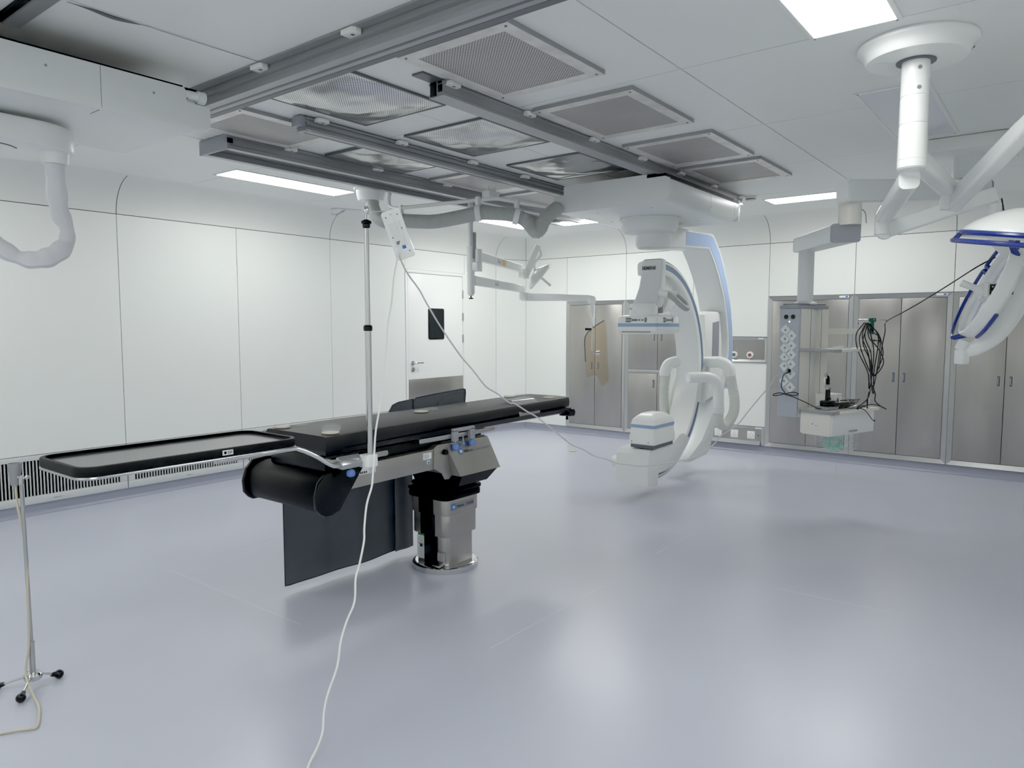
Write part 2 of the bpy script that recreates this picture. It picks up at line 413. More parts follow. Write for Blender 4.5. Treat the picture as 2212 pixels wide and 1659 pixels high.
# return-air grilles -----------------------------------------------------------
def grille(x0, x1, label):
    t = thing('air_grille', ((x0+x1)/2, YL, .088), label, 'air vent', 'return air grilles along the left wall')
    y = YL-.002; b = MB()
    b.box((x0+.003, y-.010, .088), (x1-.003, y+.02, .150), .003); b.box((x0+.003, y-.010, .437), (x1-.003, y+.02, .476), .003)
    b.box((x0+.003, y-.010, .15), (x0+.055, y+.02, .437), .003); b.box((x1-.055, y-.010, .15), (x1-.003, y+.02, .437), .003)
    b.build('frame', M['vent'], t)
    b = MB(); b.box((x0+.06, y+.018, .14), (x1-.06, y+.021, .45)); b.build('duct_opening', M['blackvoid'], t)
    b = MB(); n = int((x1-x0-.11)/.0245)
    for i in range(n+1):
        x = x0+.058+(x1-x0-.116)*i/n; b.box((x-.0035, y-.004, .152), (x+.0035, y+.012, .436))
    b.build('fins', M['vent'], t)
    b = MB(); b.box(((x0+x1)/2-.03, y-.0106, .113), ((x0+x1)/2+.01, y-.0098, .118)); b.box(((x0+x1)/2+.018, y-.0106, .111), ((x0+x1)/2+.026, y-.0098, .119)); b.build('nameplate', M['inkg'], t)
    return t
grille(1.716, 2.833, 'leftmost white air grille on the left wall, behind the thin chrome stand')
grille(2.835, 3.946, 'white air grille low on the left wall, seen under the middle of the arm board')
grille(3.948, 5.071, 'white air grille on the left wall, partly hidden by the operating table end')
grille(5.073, 6.192, 'white air grille low on the left wall, hidden behind the operating table')
grille(.60, 1.714, 'white air grille at the far left end of the left wall')
# ------------------------------------------------------------------ cupboards in the right wall
def frame_bars(t, y0, y1, z0, z1, w=.048, px=.016, mt=None, bottom=True):
    b = MB()
    def bar(pts):   # mitred bar with a slight outward pitch
        f = [(XR-px if i in (0, 1) else XR-.002, p[0], p[1]) for i, p in enumerate(pts)]
        k = [(XR+.02, p[0], p[1]) for p in pts]
        b.loft([f, k])
    g = .0015; y0 += g; y1 -= g
    bar([(y0, z1), (y1, z1), (y1-w, z1-w), (y0+w, z1-w)]); bar([(y0, z0), (y0, z1), (y0+w, z1-w), (y0+w, z0+w)])
    bar([(y1, z1), (y1, z0), (y1-w, z0+w), (y1-w, z1-w)])
    if bottom: bar([(y1, z0), (y0, z0), (y0+w, z0+w), (y1-w, z0+w)])
    b.build('frame', mt or M['steel2'], t)
def cab_door(t, y0, y1, z0, z1, hy, hz):
    b = MB(); b.box((XR-.006, y0+.0025, z0+.0025), (XR+.016, y1-.0025, z1-.0025), .002); d = b.build('door', M['steel'], t)
    b = MB(); b.m(M['steel2']); w, h = .018, .055
    b.box((XR-.009, hy-w, hz-h), (XR-.005, hy-w+.004, hz+h)); b.box((XR-.009, hy+w-.004, hz-h), (XR-.005, hy+w, hz+h))
    b.box((XR-.009, hy-w, hz+h-.004), (XR-.005, hy+w, hz+h)); b.box((XR-.009, hy-w, hz-h), (XR-.005, hy+w, hz-h+.004))
    b.m(M['dgrey']).box((XR-.0075, hy-w+.004, hz-h+.004), (XR-.0055, hy+w-.004, hz+h-.004)); b.m(M['chrome']).cyl((XR-.0085, hy+.006, hz-h+.02), (XR-.0085, hy+.006, hz+h-.02), .004, n=8)
    b.build('handle', None, d)
def cupboard(y0, y1, label, split=False, sticker=True):
    t = thing('steel_cupboard', (XR, (y0+y1)/2, .092), label, 'cupboard', 'built-in steel cupboards of the right wall')
    b = MB(); b.box((XR+.018, y0+.004, .094), (XR+.24, y1-.004, 1.843)); b.build('carcass', M['dgrey'], t)
    frame_bars(t, y0, y1, .094, 1.846)
    ym = (y0+y1)/2; a0, a1 = y0+.05, y1-.05
    if split:
        b = MB(); b.box((XR-.014, a0, .895), (XR+.01, a1, .94), .003); b.build('middle_rail', M['steel2'], t)
        for z0, z1, hz in ((.94, 1.796, 1.37), (.144, .895, .76)):
            cab_door(t, a0, ym, z0, z1, ym-.05, hz); cab_door(t, ym, a1, z0, z1, ym+.05, hz)
    else:
        cab_door(t, a0, ym, .144, 1.796, ym-.05, .967); cab_door(t, ym, a1, .144, 1.796, ym+.05, .967)
    if sticker:
        b = MB(); b.m(M['paper']).box((XR-.0178, y0+.05, 1.815), (XR-.0158, y0+.15, 1.837)); b.m(M['logo']).box((XR-.0184, y0+.06, 1.819), (XR-.0176, y0+.085, 1.833)); b.build('sticker', None, t)
    return t
cupboard(ry[2], ry[1], 'steel cupboard nearest the room corner, behind the hanging amber shield', sticker=False)
cupboard(ry[3], ry[2], 'steel cupboard with upper and lower doors, behind the c-arm', split=True, sticker=False)
cupboard(ry[5], ry[4], 'steel cupboard directly behind the ceiling pendant column')
cupboard(ry[6], ry[5], 'wide steel cupboard between the pendant and the tilted surgical lamp')
cupboard(ry[7], ry[6], 'steel cupboard at the right edge of the photo, behind the tilted surgical lamp')
# medical gas and power panels -------------------------------------------------
t = thing('gas_outlet_panel', (XR, 3.25, 1.08), 'steel wall panel with two round gas outlets beside the blue-edged c-arm column', 'wall panel')
frame_bars(t, ry[4], ry[3], 1.082, 1.375, .03)
b = MB(); b.box((XR-.004, ry[4]+.03, 1.112), (XR+.01, ry[3]-.03, 1.345)); b.build('plate', M['steel'], t)
for y, mt in ((3.176, M['dgrey']), (2.986, M['red'])):
    b = MB(); b.lathe([(.040, 0), (.040, .016), (.034, .022), (.020, .022)], (XR-.004, y, 1.165), (-1, 0, 0), 28); g = b.build('gas_outlet', M['white'], t)
    b = MB(); b.lathe([(.020, 0), (.020, .006), (.013, .008), (.006, .003)], (XR-.026, y, 1.165), (-1, 0, 0), 20); b.build('outlet_ring', mt, g)
b = MB(); b.m(M['paper']).box((XR-.018, 2.81, 1.352), (XR-.0155, 2.89, 1.368)); b.m(M['logo']).box((XR-.0186, 2.815, 1.355), (XR-.0176, 2.828, 1.365)); b.build('sticker', None, t)
t = thing('power_socket_panel', (XR, 3.25, .095), 'low steel wall panel with three white sockets right of the c-arm', 'socket panel')
b = MB(); b.box((XR-.004, ry[4]+.03, .10), (XR+.01, ry[3]-.004, .29)); b.build('plate', M['steel'], t)
b = MB(); b.box((XR-.014, ry[4]+.0, .287), (XR+.01, ry[3]-.002, .312), .003); b.box((XR-.014, ry[4]+.0, .094), (XR+.01, ry[4]+.04, .287), .003); b.build('frame', M['steel2'], t)
b = MB(); b.prism([(XR-.035, .098), (XR+.0, .098), (XR+.0, .142), (XR-.012, .142)], 'y', ry[4]+.05, ry[3]-.02); b.build('sloping_ledge', M['alu'], t)
for y in (3.355, 3.152, 2.950):
    b = MB(); b.box((XR-.013, y-.046, .165), (XR-.003, y+.046, .257), .003); s = b.build('socket', M['white'], t)
    b = MB()
    for dy, dz in ((-.014, .018), (.014, .018), (0, 0), (-.012, -.02), (.012, -.02)) if y != 2.950 else ((0, .02), (-.02, .0), (.02, .0), (0, -.024)): b.box((XR-.0137, y+dy-.004, .211+dz-.0025), (XR-.0128, y+dy+.004, .211+dz+.0025))
    b.build('socket_slots', M['ink'], s)
b = MB(); b.cyl((XR-.006, 2.865, .21), (XR-.002, 2.865, .21), .007, n=12); b.build('screw', M['dull'], t)
b = MB(); b.m(M['paper']).box((XR-.016, 2.80, .290), (XR-.0135, 2.90, .308)); b.m(M['logo']).box((XR-.0166, 2.805, .293), (XR-.0156, 2.82, .305)); b.build('sticker', None, t)
# ------------------------------------------------------------------ ceiling lights
LL = ['long lit ceiling light above the left end of the operating table, by the left wall', 'lit ceiling light behind the grey corrugated hose', 'lit ceiling light right of the ceiling carriage, above the cupboards', 'lit ceiling light half hidden behind the c-arm ceiling carriage', 'big bright ceiling light at the top right, nearest the camera']
def clight(r, label, lit=True):
    x0, y0, x1, y1 = r
    t = thing('ceiling_light', ((x0+x1)/2, (y0+y1)/2, ZC-.01), label, 'ceiling light', 'flush ceiling lights')
    w = .022; b = MB(); z0 = ZC-.006
    b.box((x0-w, y0-w, z0), (x1+w, y0, ZC-.0005), .002); b.box((x0-w, y1, z0), (x1+w, y1+w, ZC-.0005), .002)
    b.box((x0-w, y0, z0), (x0, y1, ZC-.0005), .002); b.box((x1, y0, z0), (x1+w, y1, ZC-.0005), .002); b.build('frame', M['white2'], t)
    b = MB(); b.box((x0, y0, ZC-.004), (x1, y1, ZC-.0008)); b.build('diffuser', M['lamp'] if lit else M['lampoff'], t)
    b = MB()
    for x in (x0-w/2, x1+w/2):
        for y in (y0, y1): b.cyl((x, y, z0-.0015), (x, y, z0+.001), .005, n=8)
    b.build('screws', M['alud'], t)
for i, r in enumerate(LIGHTS): clight(r, LL[i] if i < 5 else ['lit ceiling light behind the camera', 'lit ceiling light beyond the left edge of the photo', 'lit ceiling light on the back side of the room'][i-5])
clight(UNLIT, 'switched-off ceiling panel light behind the white lamp column', False)
# ------------------------------------------------------------------ filtered-air diffusers
def diffuser(x0, y0, x1, y1, shiny, label, drop=.012, sag=0., seed=0):
    t = thing('ceiling_air_diffuser', ((x0+x1)/2, (y0+y1)/2, ZC-drop), label, 'air diffuser', 'perforated air diffusers between the ceiling rails')
    zb = ZC-drop; z1 = ZC-.0005; w = .012
    b = MB(); b.box((x0, y0, zb), (x1, y0+w, z1)); b.box((x0, y1-w, zb), (x1, y1, z1)); b.box((x0, y0+w, zb), (x0+w, y1-w, z1)); b.box((x1-w, y0+w, zb), (x1, y1-w, z1)); b.build('edge_frame', M['alud' if shiny else 'alu'], t)
    def zz(u, v):
        e = min(u, v, 1-u, 1-v); k = min(1, e/.12)
        return zb+.002-sag*k*(math.sin(PI*u)*math.sin(PI*v))+(.010 if shiny else .002)*k*noise.noise(Vector((u*3+seed, v*3, seed)))+(.003 if shiny else 0)*k*noise.noise(Vector((u*9+seed, v*5, seed)))
    n = 30
    inx = .004 if shiny else .065
    b = MB(); ax0, ay0, ax1, ay1 = x0+inx, y0+inx, x1-inx, y1-inx
    V = [[b.v((ax0+(ax1-ax0)*i/n, ay0+(ay1-ay0)*j/n, zz((inx+(ax1-ax0)*i/n)/(x1-x0), (inx+(ay1-ay0)*j/n)/(y1-y0)) if 0 < i < n and 0 < j < n or True else zb)) for j in range(n+1)] for i in range(n+1)]
    for i in range(n):
        for j in range(n): b.face([V[i][j], V[i+1][j], V[i+1][j+1], V[i][j+1]])
    b.build('perforated_plate', M['perf2'] if shiny else M['perf'], t, ang=180)
    if not shiny:
        b = MB(); z = zb+.001
        b.box((x0+.002, y0+.002, z-.002), (x1-.002, ay0+.003, z+.004)); b.box((x0+.002, ay1-.003, z-.002), (x1-.002, y1-.002, z+.004))
        b.box((x0+.002, ay0+.003, z-.002), (ax0+.003, ay1-.003, z+.004)); b.box((ax1-.003, ay0+.003, z-.002), (x1-.002, ay1-.003, z+.004)); b.build('film_border', M['plate'], t)
        b = MB()
        for x in (x0+.03, x1-.03):
            for y in (y0+.03, y1-.03): b.cyl((x, y, z-.005), (x, y, z), .006, n=8)
        b.build('screws', M['dgrey'], t)
near = ['perforated diffuser nearest the camera, right of the near ceiling rail', 'second perforated diffuser from the camera, right of the near ceiling rail', 'third perforated diffuser from the camera, right of the near ceiling rail', 'small-looking farthest diffuser of the row, above the c-arm ceiling carriage']
for i, x in enumerate((2.362, 3.415, 4.462, 5.372)): diffuser(x, 1.86, x+(.775 if i < 3 else .755), 2.505, False, near[i], .022)
mid = ['shiny sagging diffuser closest to the long crosswise ceiling rail', 'shiny buckled diffuser in the middle of the ceiling array', 'shiny diffuser just before the c-arm ceiling carriage']
for i, x in enumerate((2.345, 3.365, 4.448)): diffuser(x, 2.835, x+.70, 3.512, True, mid[i], .014, .035-.008*i, 3+i*7)
far = ['pale perforated diffuser beside the left ceiling carriage', 'shiny diffuser over the long lit light by the left wall', 'diffuser between the two far ceiling rails', 'farthest diffuser above the grey corrugated hose']
for i, x in enumerate((2.34, 3.37, 4.45, 5.40)): diffuser(x, 3.78, x+.745, 4.34, i == 1, far[i], .022, .01, 20+i)
# ------------------------------------------------------------------ ceiling rails
def clips(t, pts, ax):
    for x, y in pts:
        b = MB(); b.m(M['white2'])
        dx, dy = (.042, .026) if ax == 'x' else (.026, .042)
        ch = .012
        b.prism([(x-dx+ch, y-dy), (x+dx-ch, y-dy), (x+dx, y-dy+ch), (x+dx, y+dy), (x-dx, y+dy), (x-dx, y-dy+ch)], 'z', ZC-.030, ZC-.008, .003)
        b.m(M['dgrey']).cyl((x, y-.004, ZC-.031), (x, y-.004, ZC-.028), .009, n=14)
        b.build('mounting_clip', None, t)
ZR0, ZR1 = 2.668, 2.742
# near rail of the c-arm track: I-profile seen from its side
t = thing('ceiling_rail', (4.7, 2.61, ZR0), 'ceiling rail nearest the camera, running from its open black end to the c-arm carriage', 'ceiling rail', 'aluminium ceiling rails')
prof = [(2.560, ZR0), (2.665, ZR0), (2.665, ZR0+.016), (2.650, ZR0+.020), (2.650, ZR1-.016), (2.665, ZR1-.012), (2.665, ZR1), (2.560, ZR1), (2.560, ZR1-.01), (2.567, ZR1-.014), (2.567, ZR0+.020), (2.560, ZR0+.014)]
b = MB(); b.prism(prof, 'x', 2.735, 6.93); b.build('profile', M['alu'], t)
b = MB(); b.box((2.731, 2.572, ZR0+.02), (2.737, 2.598, ZR1-.018)); b.box((2.728, 2.612, ZR0+.004), (2.737, 2.650, ZR1-.002)); b.box((2.731, 2.575, ZR1-.012), (2.737, 2.60, ZR1-.002)); b.build('rail_end_opening', M['black'], t)
b = MB(); b.box((2.6, 2.575, ZR1), (6.9, 2.65, ZC)); b.build('mounting_strip', M['alud'], t)
clips(t, [(x, 2.552) for x in (2.797, 3.453, 4.174, 4.851, 5.517, 6.192, 6.87)], 'x')
# middle rail
t = thing('ceiling_rail', (4.6, 3.68, ZR0), 'middle ceiling rail with grooved aluminium profile, entering the far side of the c-arm carriage', 'ceiling rail', 'aluminium ceiling rails')
prof = [(3.640, ZR0+.0), (3.735, ZR0), (3.735, ZR1), (3.640, ZR1), (3.640, ZR1-.012), (3.652, ZR1-.016), (3.652, ZR0+.048), (3.640, ZR0+.044), (3.640, ZR0+.030), (3.652, ZR0+.026), (3.652, ZR0+.014), (3.640, ZR0+.012)]
b = MB(); b.prism(prof, 'x', 2.70, 6.4); b.build('profile', M['alu'], t)
b = MB(); b.box((2.66, 3.648, ZR0+.02), (2.70, 3.735, ZR1+.004), .004); b.box((2.695, 3.66, ZR0-.003), (2.73, 3.70, ZR0+.001)); b.build('end_cap', M['grey'], t)
b = MB(); b.box((2.74, 3.655, ZR0-.0015), (6.3, 3.662, ZR0+.001)); b.box((2.74, 3.713, ZR0-.0015), (6.3, 3.720, ZR0+.001)); b.build('slot', M['alud'], t)
b = MB(); b.box((2.7, 3.65, ZR1), (6.38, 3.73, ZC)); b.build('mounting_strip', M['alud'], t)
clips(t, [(x, 3.622) for x in (2.80, 3.457, 4.185, 4.842)], 'x')
# wide far rail (channel)
t = thing('ceiling_rail', (4.5, 4.54, 2.655), 'wide far ceiling rail with a boxed grey end, beside the long wall-side light', 'ceiling rail', 'aluminium ceiling rails')
b = MB(); b.prism([(4.375, 2.655), (4.425, 2.655), (4.425, 2.70), (4.66, 2.70), (4.66, 2.655), (4.715, 2.655), (4.715, 2.745), (4.375, 2.745), (4.375, 2.73), (4.390, 2.722), (4.390, 2.685), (4.375, 2.678)], 'x', 2.64, 6.9); b.build('profile', M['alu'], t)
b = MB(); b.box((2.645, 4.425, 2.69), (6.9, 4.66, 2.702)); b.build('slot', M['alud'], t)
b = MB(); b.box((2.622, 4.372, 2.652), (2.642, 4.718, 2.747), .003); b.build('end_cap', M['grey'], t)
b = MB(); b.box((2.6205, 4.366, 2.69), (2.66, 4.374, 2.72)); b.build('end_plug', M['black'], t)
clips(t, [(x, 4.36) for x in (3.1, 3.9, 4.7, 5.5)], 'x')
# long crosswise rail
t = thing('ceiling_rail', (2.12, 1.8, 2.655), 'long double ceiling rail crossing the top of the photo, carrying the left carriage', 'ceiling rail', 'aluminium ceiling rails')
pr = [(2.075, 2.745), (2.075, 2.715), (2.092, 2.708), (2.092, 2.690), (2.082, 2.684), (2.082, 2.662), (2.225, 2.662), (2.225, 2.672), (2.216, 2.680), (2.216, 2.700), (2.225, 2.708), (2.225, 2.745)]
b = MB(); b.prism(pr, 'y', YF+.02, 3.86); b.build('profile', M['alu'], t)
b = MB(); b.box((2.135, YF+.03, 2.6605), (2.150, 3.85, 2.6632)); b.box((2.184, YF+.03, 2.6605), (2.222, 3.85, 2.6632)); b.build('slot', M['alud'], t)
b = MB(); b.box((2.03, YF+.02, 2.742), (2.072, 3.85, ZC-.001)); b.box((2.26, YF+.02, 2.722), (2.285, 4.3, ZC-.001)); b.build('cable_channel', M['alu'], t)
clips(t, [(2.052, y) for y in (3.118, 2.445, 1.772, 1.1, .43)], 'y')
t = thing('ceiling_rail', (1.07, 2.9, 2.70), 'short flat ceiling channel at the top left corner of the photo', 'ceiling rail')
b = MB(); b.box((1.115, 1.4, 2.728), (1.178, 3.50, ZC-.0005), .002); b.build('profile', M['alu'], t)
b = MB(); b.box((1.09, 1.4, 2.735), (1.116, 3.5, ZC-.0005)); b.build('slot', M['blackvoid'], t)
t = MB(); t.tube([(1.215, 3.112, 2.746), (1.307, 3.113, 2.746), (1.388, 3.12, 2.746), (1.465, 3.108, 2.746), (1.515, 3.095, 2.746), (1.603, 3.097, 2.746), (2.03, 3.089, 2.746)], lambda u: .0012+.007*max(0, math.sin(PI*min(1, u/.62)))**2, 8)
tag(t.build('sealing_strip', M['dgrey']), 'loose dark sealing strip sagging from a ceiling joint at the top left', 'seal')
# ------------------------------------------------------------------ left carriage with draped cable arm
t = thing('ceiling_carriage', (1.0, 3.8, 2.45), 'long white ceiling carriage at the upper left with a fabric-sleeved cable', 'ceiling carriage')
yn, yf = 3.402, 4.19
b = MB(); zt, zb = 2.640, 2.450
o = [(-.6, zb+.03), (-.57, zb), (1.900, zb), (1.925, zb+.004), (1.948, zb+.022), (1.956, zb+.045), (1.956, 2.575), (1.842, 2.575), (1.836, 2.582), (1.836, zt-.012), (1.826, zt), (-.6, zt)]
b.prism(o, 'y', yn, yn+.02, .003); b.build('near_panel', M['greyw'], t)
b = MB(); b.box((-.58, yn+.02, zb+.003), (1.90, yf, 2.60), .02, 3); b.build('cover', M['greyw'], t)
b = MB(); b.box((1.4475, yn-.0006, zb+.006), (1.4495, yn+.0005, zt-.004)); b.box((1.448, yn+.003, zb+.001), (1.449, yn+.12, zb+.0035)); b.build('panel_joint', M['dgrey'], t)
b = MB()
for x in (1.235, 1.68): b.cyl((x, yn-.001, 2.578), (x, yn+.001, 2.578), .006, n=12)
b.build('cover_screws', M['grey'], t)
b = MB(); b.cyl((1.85, yn+.02, 2.615), (1.90, yn+.02, 2.615), .022, n=18); b.cyl((1.90, yn+.02, 2.615), (1.935, yn+.02, 2.615), .030, n=20); b.box((1.838, yn+.005, 2.60), (1.86, yn+.035, 2.63)); b.build('guide_roller', M['greyw'], t)
b = MB(); b.box((1.86, yn+.055, 2.60), (1.95, 3.55, 2.66)); b.box((-.6, yn+.04, 2.60), (1.84, yf-.02, 2.66)); b.build('running_gear', M['dull'], t)
ol = [(.2, 3.722), (1.30, 3.722)]+[(1.30+.225*math.cos(math.radians(a)), 3.947+.225*math.sin(math.radians(a))) for a in range(-80, 91, 10)]+[(.2, 4.172)]
b = MB(); b.prism(ol, 'z', 2.322, 2.432, .012, 3); b.build('arm_housing', M['white2'], t)
b = MB(); b.cyl((.5, 3.95, 2.43), (.5, 3.95, 2.455), .12); b.build('arm_pivot', M['white2'], t)
b = MB(); b.tube([(.2, 3.80, 2.3205), (1.0, 3.80, 2.3205), (1.2, 3.83, 2.3205), (1.27, 3.88, 2.3205)], .003, 6); b.build('hatch_joint', M['dgrey'], t)
b = MB(); b.cyl((1.42, 3.86, 2.325), (1.42, 3.86, 2.27), .062, .056); b.build('cable_collar', M['white2'], t)
b = MB(); pts = [(1.42, 3.86, 2.29), (1.425, 3.87, 2.17), (1.435, 3.875, 2.06), (1.46, 3.87, 1.975), (1.45, 3.865, 1.90), (1.395, 3.85, 1.845), (1.33, 3.85, 1.815), (1.26, 3.86, 1.815), (1.19, 3.875, 1.855), (1.10, 3.89, 1.93), (1.0, 3.90, 2.0), (.85, 3.92, 2.12), (.75, 3.93, 2.33)]
b.tube(pts, lambda u: .034+.012*abs(math.sin(u*9.5+.6))+.003*math.sin(u*71), 9, 6, flat=.75); b.build('sleeved_cable', M['sleeve'], t)
# ------------------------------------------------------------------ ceiling-mounted c-arm
t = thing('c_arm_machine', (6.1, 3.0, .1), 'white ceiling-hung c-arm x-ray machine with pale blue column edge', 'x-ray machine')
# carriage
b = MB(); yn, yf = 2.452, 3.515; zb, zt = 2.450, 2.672
b.prism([(yn+.0, zb+.05), (yn+.015, zb+.018), (yn+.05, zb), (yf-.05, zb), (yf-.015, zb+.015), (yf, zb+.05), (yf, 2.585), (yf-.105, 2.585), (yf-.105, zt-.012), (yf-.117, zt), (yn+.19, zt-.002), (yn+.19, 2.642), (yn+.03, 2.642), (yn+.03, zt-.034), (yn, zt-.045)], 'x', 5.095, 5.115, .003); b.build('carriage_front_panel', M['greyw'], t)
b = MB(); zs = [(yn, 2.615), (yn, zb+.07), (yn+.02, zb+.03), (yn+.05, zb+.006), (yn+.08, zb+.001), (yf-.05, zb+.001), (yf-.01, zb+.03), (yf-.01, 2.60), (yn+.03, 2.635)]
b.prism(zs, 'x', 5.115, 6.54, .004); b.build('carriage_cover', M['greyw'], t)
b = MB(); b.box((5.10, yn+.03, 2.60), (6.5, yf-.12, 2.663)); b.build('running_gear', M['dull'], t)
b = MB(); b.box((6.54, yn+.004, 2.46), (6.585, yn+.16, 2.60), .008); b.box((6.585, yn+.02, 2.59), (6.64, yn+.2, 2.665), .008); b.box((5.90, yn-.001, 2.47), (5.902, yn+.001, 2.61)); b.build('carriage_end_bracket', M['white2'], t)
b = MB(); b.box((5.898, yn-.0006, 2.50), (5.900, yn+.001, 2.61)); b.box((6.44, yn-.0006, 2.50), (6.442, yn+.001, 2.60)); b.build('cover_joint', M['grey'], t)
b = MB()
for x, y in ((5.3, 3.2), (5.3, 2.7), (6.2, 2.7), (6.3, 2.9), (5.8, 3.35), (5.5, 3.4)): b.cyl((x, y, zb-.001), (x, y, zb+.002), .006, n=8)
b.build('cover_screws', M['alud'], t)
# turntable
cx, cy = 5.86, 3.005
b = MB(); b.lathe([(.262, 2.452), (.268, 2.444), (.266, 2.434), (.252, 2.428), (.252, 2.385), (.244, 2.355), (.222, 2.332), (.10, 2.32), (.01, 2.32)], (cx, cy, 0)); b.build('turntable', M['greyw'], t)
b = MB(); b.lathe([(.160, 2.42), (.162, 2.26), (.158, 2.228), (.140, 2.205), (.10, 2.198), (.01, 2.196)], (5.955, 3.01, 0)); b.build('turntable_hub', M['greyw'], t)
# support column: outline at the near side
y0, y1 = 2.865, 3.155
outer = [(5.93, 2.405), (6.52, 2.405), (6.93, 2.425), (6.99, 2.418), (7.04, 2.375), (7.17, 2.27), (7.29, 2.12), (7.40, 1.93), (7.49, 1.72), (7.55, 1.5), (7.575, 1.28), (7.565, 1.05), (7.52, .84)]
inner = [(7.30, .84), (7.40, 1.05), (7.432, 1.25), (7.415, 1.42), (7.36, 1.62), (7.27, 1.82), (7.12, 2.02), (6.99, 2.16), (6.87, 2.262), (6.60, 2.245), (6.30, 2.225), (5.98, 2.20), (5.93, 2.20)]
b = MB(); b.prism(outer+inner, 'y', y0, y1, .014, 3); b.build('support_column', M['greyw'], t, ang=30)
def blue_panel(ya, yb):
    bo = [(6.33, 2.385), (6.90, 2.400), (6.975, 2.385), (7.14, 2.245), (7.26, 2.095), (7.37, 1.915), (7.462, 1.715), (7.522, 1.5), (7.548, 1.28), (7.54, 1.05), (7.50, .86)]
    bi = [(7.36, .86), (7.43, 1.05), (7.458, 1.25), (7.442, 1.43), (7.385, 1.635), (7.295, 1.835), (7.14, 2.045), (7.01, 2.185), (6.885, 2.285), (6.33, 2.255)]
    b = MB(); b.prism(bo+bi, 'y', ya, yb); b.build('blue_side_panel', M['blue'], t, ang=30)
blue_panel(y0-.0025, y0+.01); blue_panel(y1-.01, y1+.0025)
b = MB(); b.prism([(7.30, .90), (7.13, .60), (6.88, .36), (6.60, .225), (6.52, .19), (6.60, .165), (7.02, .185), (7.10, .25), (7.22, .45), (7.40, .75), (7.50, .90)], 'y', 2.90, 3.17, .012, 3); b.build('lower_column_shell', M['greyw'], t, ang=30)
# cabinet on the column
b = MB(); b.prism([(7.02, 1.10), (6.98, 1.40), (6.95, 1.62), (7.0, 1.655), (7.30, 1.655), (7.42, 1.63), (7.44, 1.10)], 'y', 2.93, 3.20, .014, 3); b.build('motor_housing', M['white'], t)
b = MB(); b.prism([(7.16, 1.12), (7.16, 1.54), (7.33, 1.56), (7.33, 1.12)], 'y', 2.926, 2.94); b.build('motor_housing_recess', M['grey'], t)
# c ring
rc = (5.85, 1.11); ya, yb = 2.868, 3.118
R1, R0 = .972, .848
b = MB(); A = arc(*rc, R1, 89, -100, 60); I = arc(*rc, R0, -100, 89, 60)
rings = []
for k in range(61):
    a = math.radians(89-189*k/60); ca, sa = math.cos(a), math.sin(a)
    def pt(r, y): return (rc[0]+r*ca, y, rc[1]+r*sa)
    rings.append([pt(R1, ya+.02), pt(R1-.008, ya+.004), pt(R1-.022, ya), pt(.945, ya), pt(.942, ya+.008), pt(.898, ya+.008), pt(.895, ya), pt(R0+.02, ya), pt(R0+.004, ya+.006), pt(R0, ya+.03), pt(R0, yb-.03), pt(R0+.004, yb-.006), pt(R0+.02, yb), pt(R1-.02, yb), pt(R1, yb-.02)])
b.loft(rings); ring = b.build('c_ring', M['white'], t, ang=40)
b = MB(); rings = []
for k in range(61):
    a = math.radians(88.5-188*k/60); ca, sa = math.cos(a), math.sin(a)
    rings.append([(rc[0]+r*ca, y, rc[1]+r*sa) for r, y in ((.944, ya+.0035), (.896, ya+.0035), (.896, ya+.009), (.944, ya+.009))])
b.loft(rings); b.build('side_groove', M['slate'], ring, ang=40)
b = MB(); b.tube([(rc[0]+R1*math.cos(math.radians(a)), ya+.014, rc[1]+R1*math.sin(math.radians(a))) for a in range(89, -101, -6)], .004, 6, 2); b.build('ring_seam', M['ink'], ring)
# upper web plate
b = MB(); pl = [(5.94, 1.95)]+[(rc[0]+.86*math.cos(math.radians(a)), rc[1]+.86*math.sin(math.radians(a))) for a in (80, 74, 68, 60, 55)]+[(6.31, 1.76), (6.14, 1.64), (5.94, 1.62)]
b.prism(pl, 'y', 2.925, 3.05, .004); b.build('web_plate', M['white'], t)
b = MB()
for x, z in ((6.0, 1.88), (6.27, 1.77), (5.97, 1.66)): b.cyl((x, 2.923, z), (x, 2.926, z), .006, n=8)
b.build('plate_screws', M['dgrey'], t)
b = MB(); b.box((5.93, 2.90, 1.62), (5.945, 3.06, 2.02)); b.build('neck_gap', M['grey'], t)
# detector neck
nk = MB()
sec = [(2.092, 5.845, 5.93, 2.866, 3.065), (2.06, 5.84, 5.93, 2.864, 3.068), (1.95, 5.828, 5.93, 2.864, 3.072), (1.85, 5.805, 5.92, 2.864, 3.078), (1.76, 5.765, 5.905, 2.864, 3.09), (1.70, 5.735, 5.89, 2.864, 3.098), (1.675, 5.745, 5.885, 2.872, 3.09), (1.665, 5.77, 5.87, 2.89, 3.07)]
nk.loft([[(x, y, z) for x, y in rrect(x0, ya_, x1, yb_, .025, 4)] for z, x0, x1, ya_, yb_ in sec]); neck = nk.build('detector_neck', M['greyw'], t, ang=40)
b = MB(); b.box((5.86, 2.885, 2.088), (5.92, 3.05, 2.100), .004); b.build('neck_top_plate', M['alud'], neck)
letters('SIEMENS', .042, (5.830, 3.056, 2.005), (0, -1, 0), (.10, 0, .99), M['ink'], neck, bold=.0012, xs=.86)
b = MB(); b.lathe([(.128, 1.588), (.128, 1.612), (.124, 1.614), (.124, 1.676), (.120, 1.682), (.115, 1.70)], (5.745, 2.99, 0)); col = b.build('detector_collar', M['white'], t)
letters('Artis', .036, (5.637, 3.072, 1.645), (-.12, -1, 0), (0, 0, 1), M['inkg'], col)
letters('zee', .042, (5.622, 3.012, 1.622), (.12, -1, 0), (0, 0, 1), M['inkg'], col)
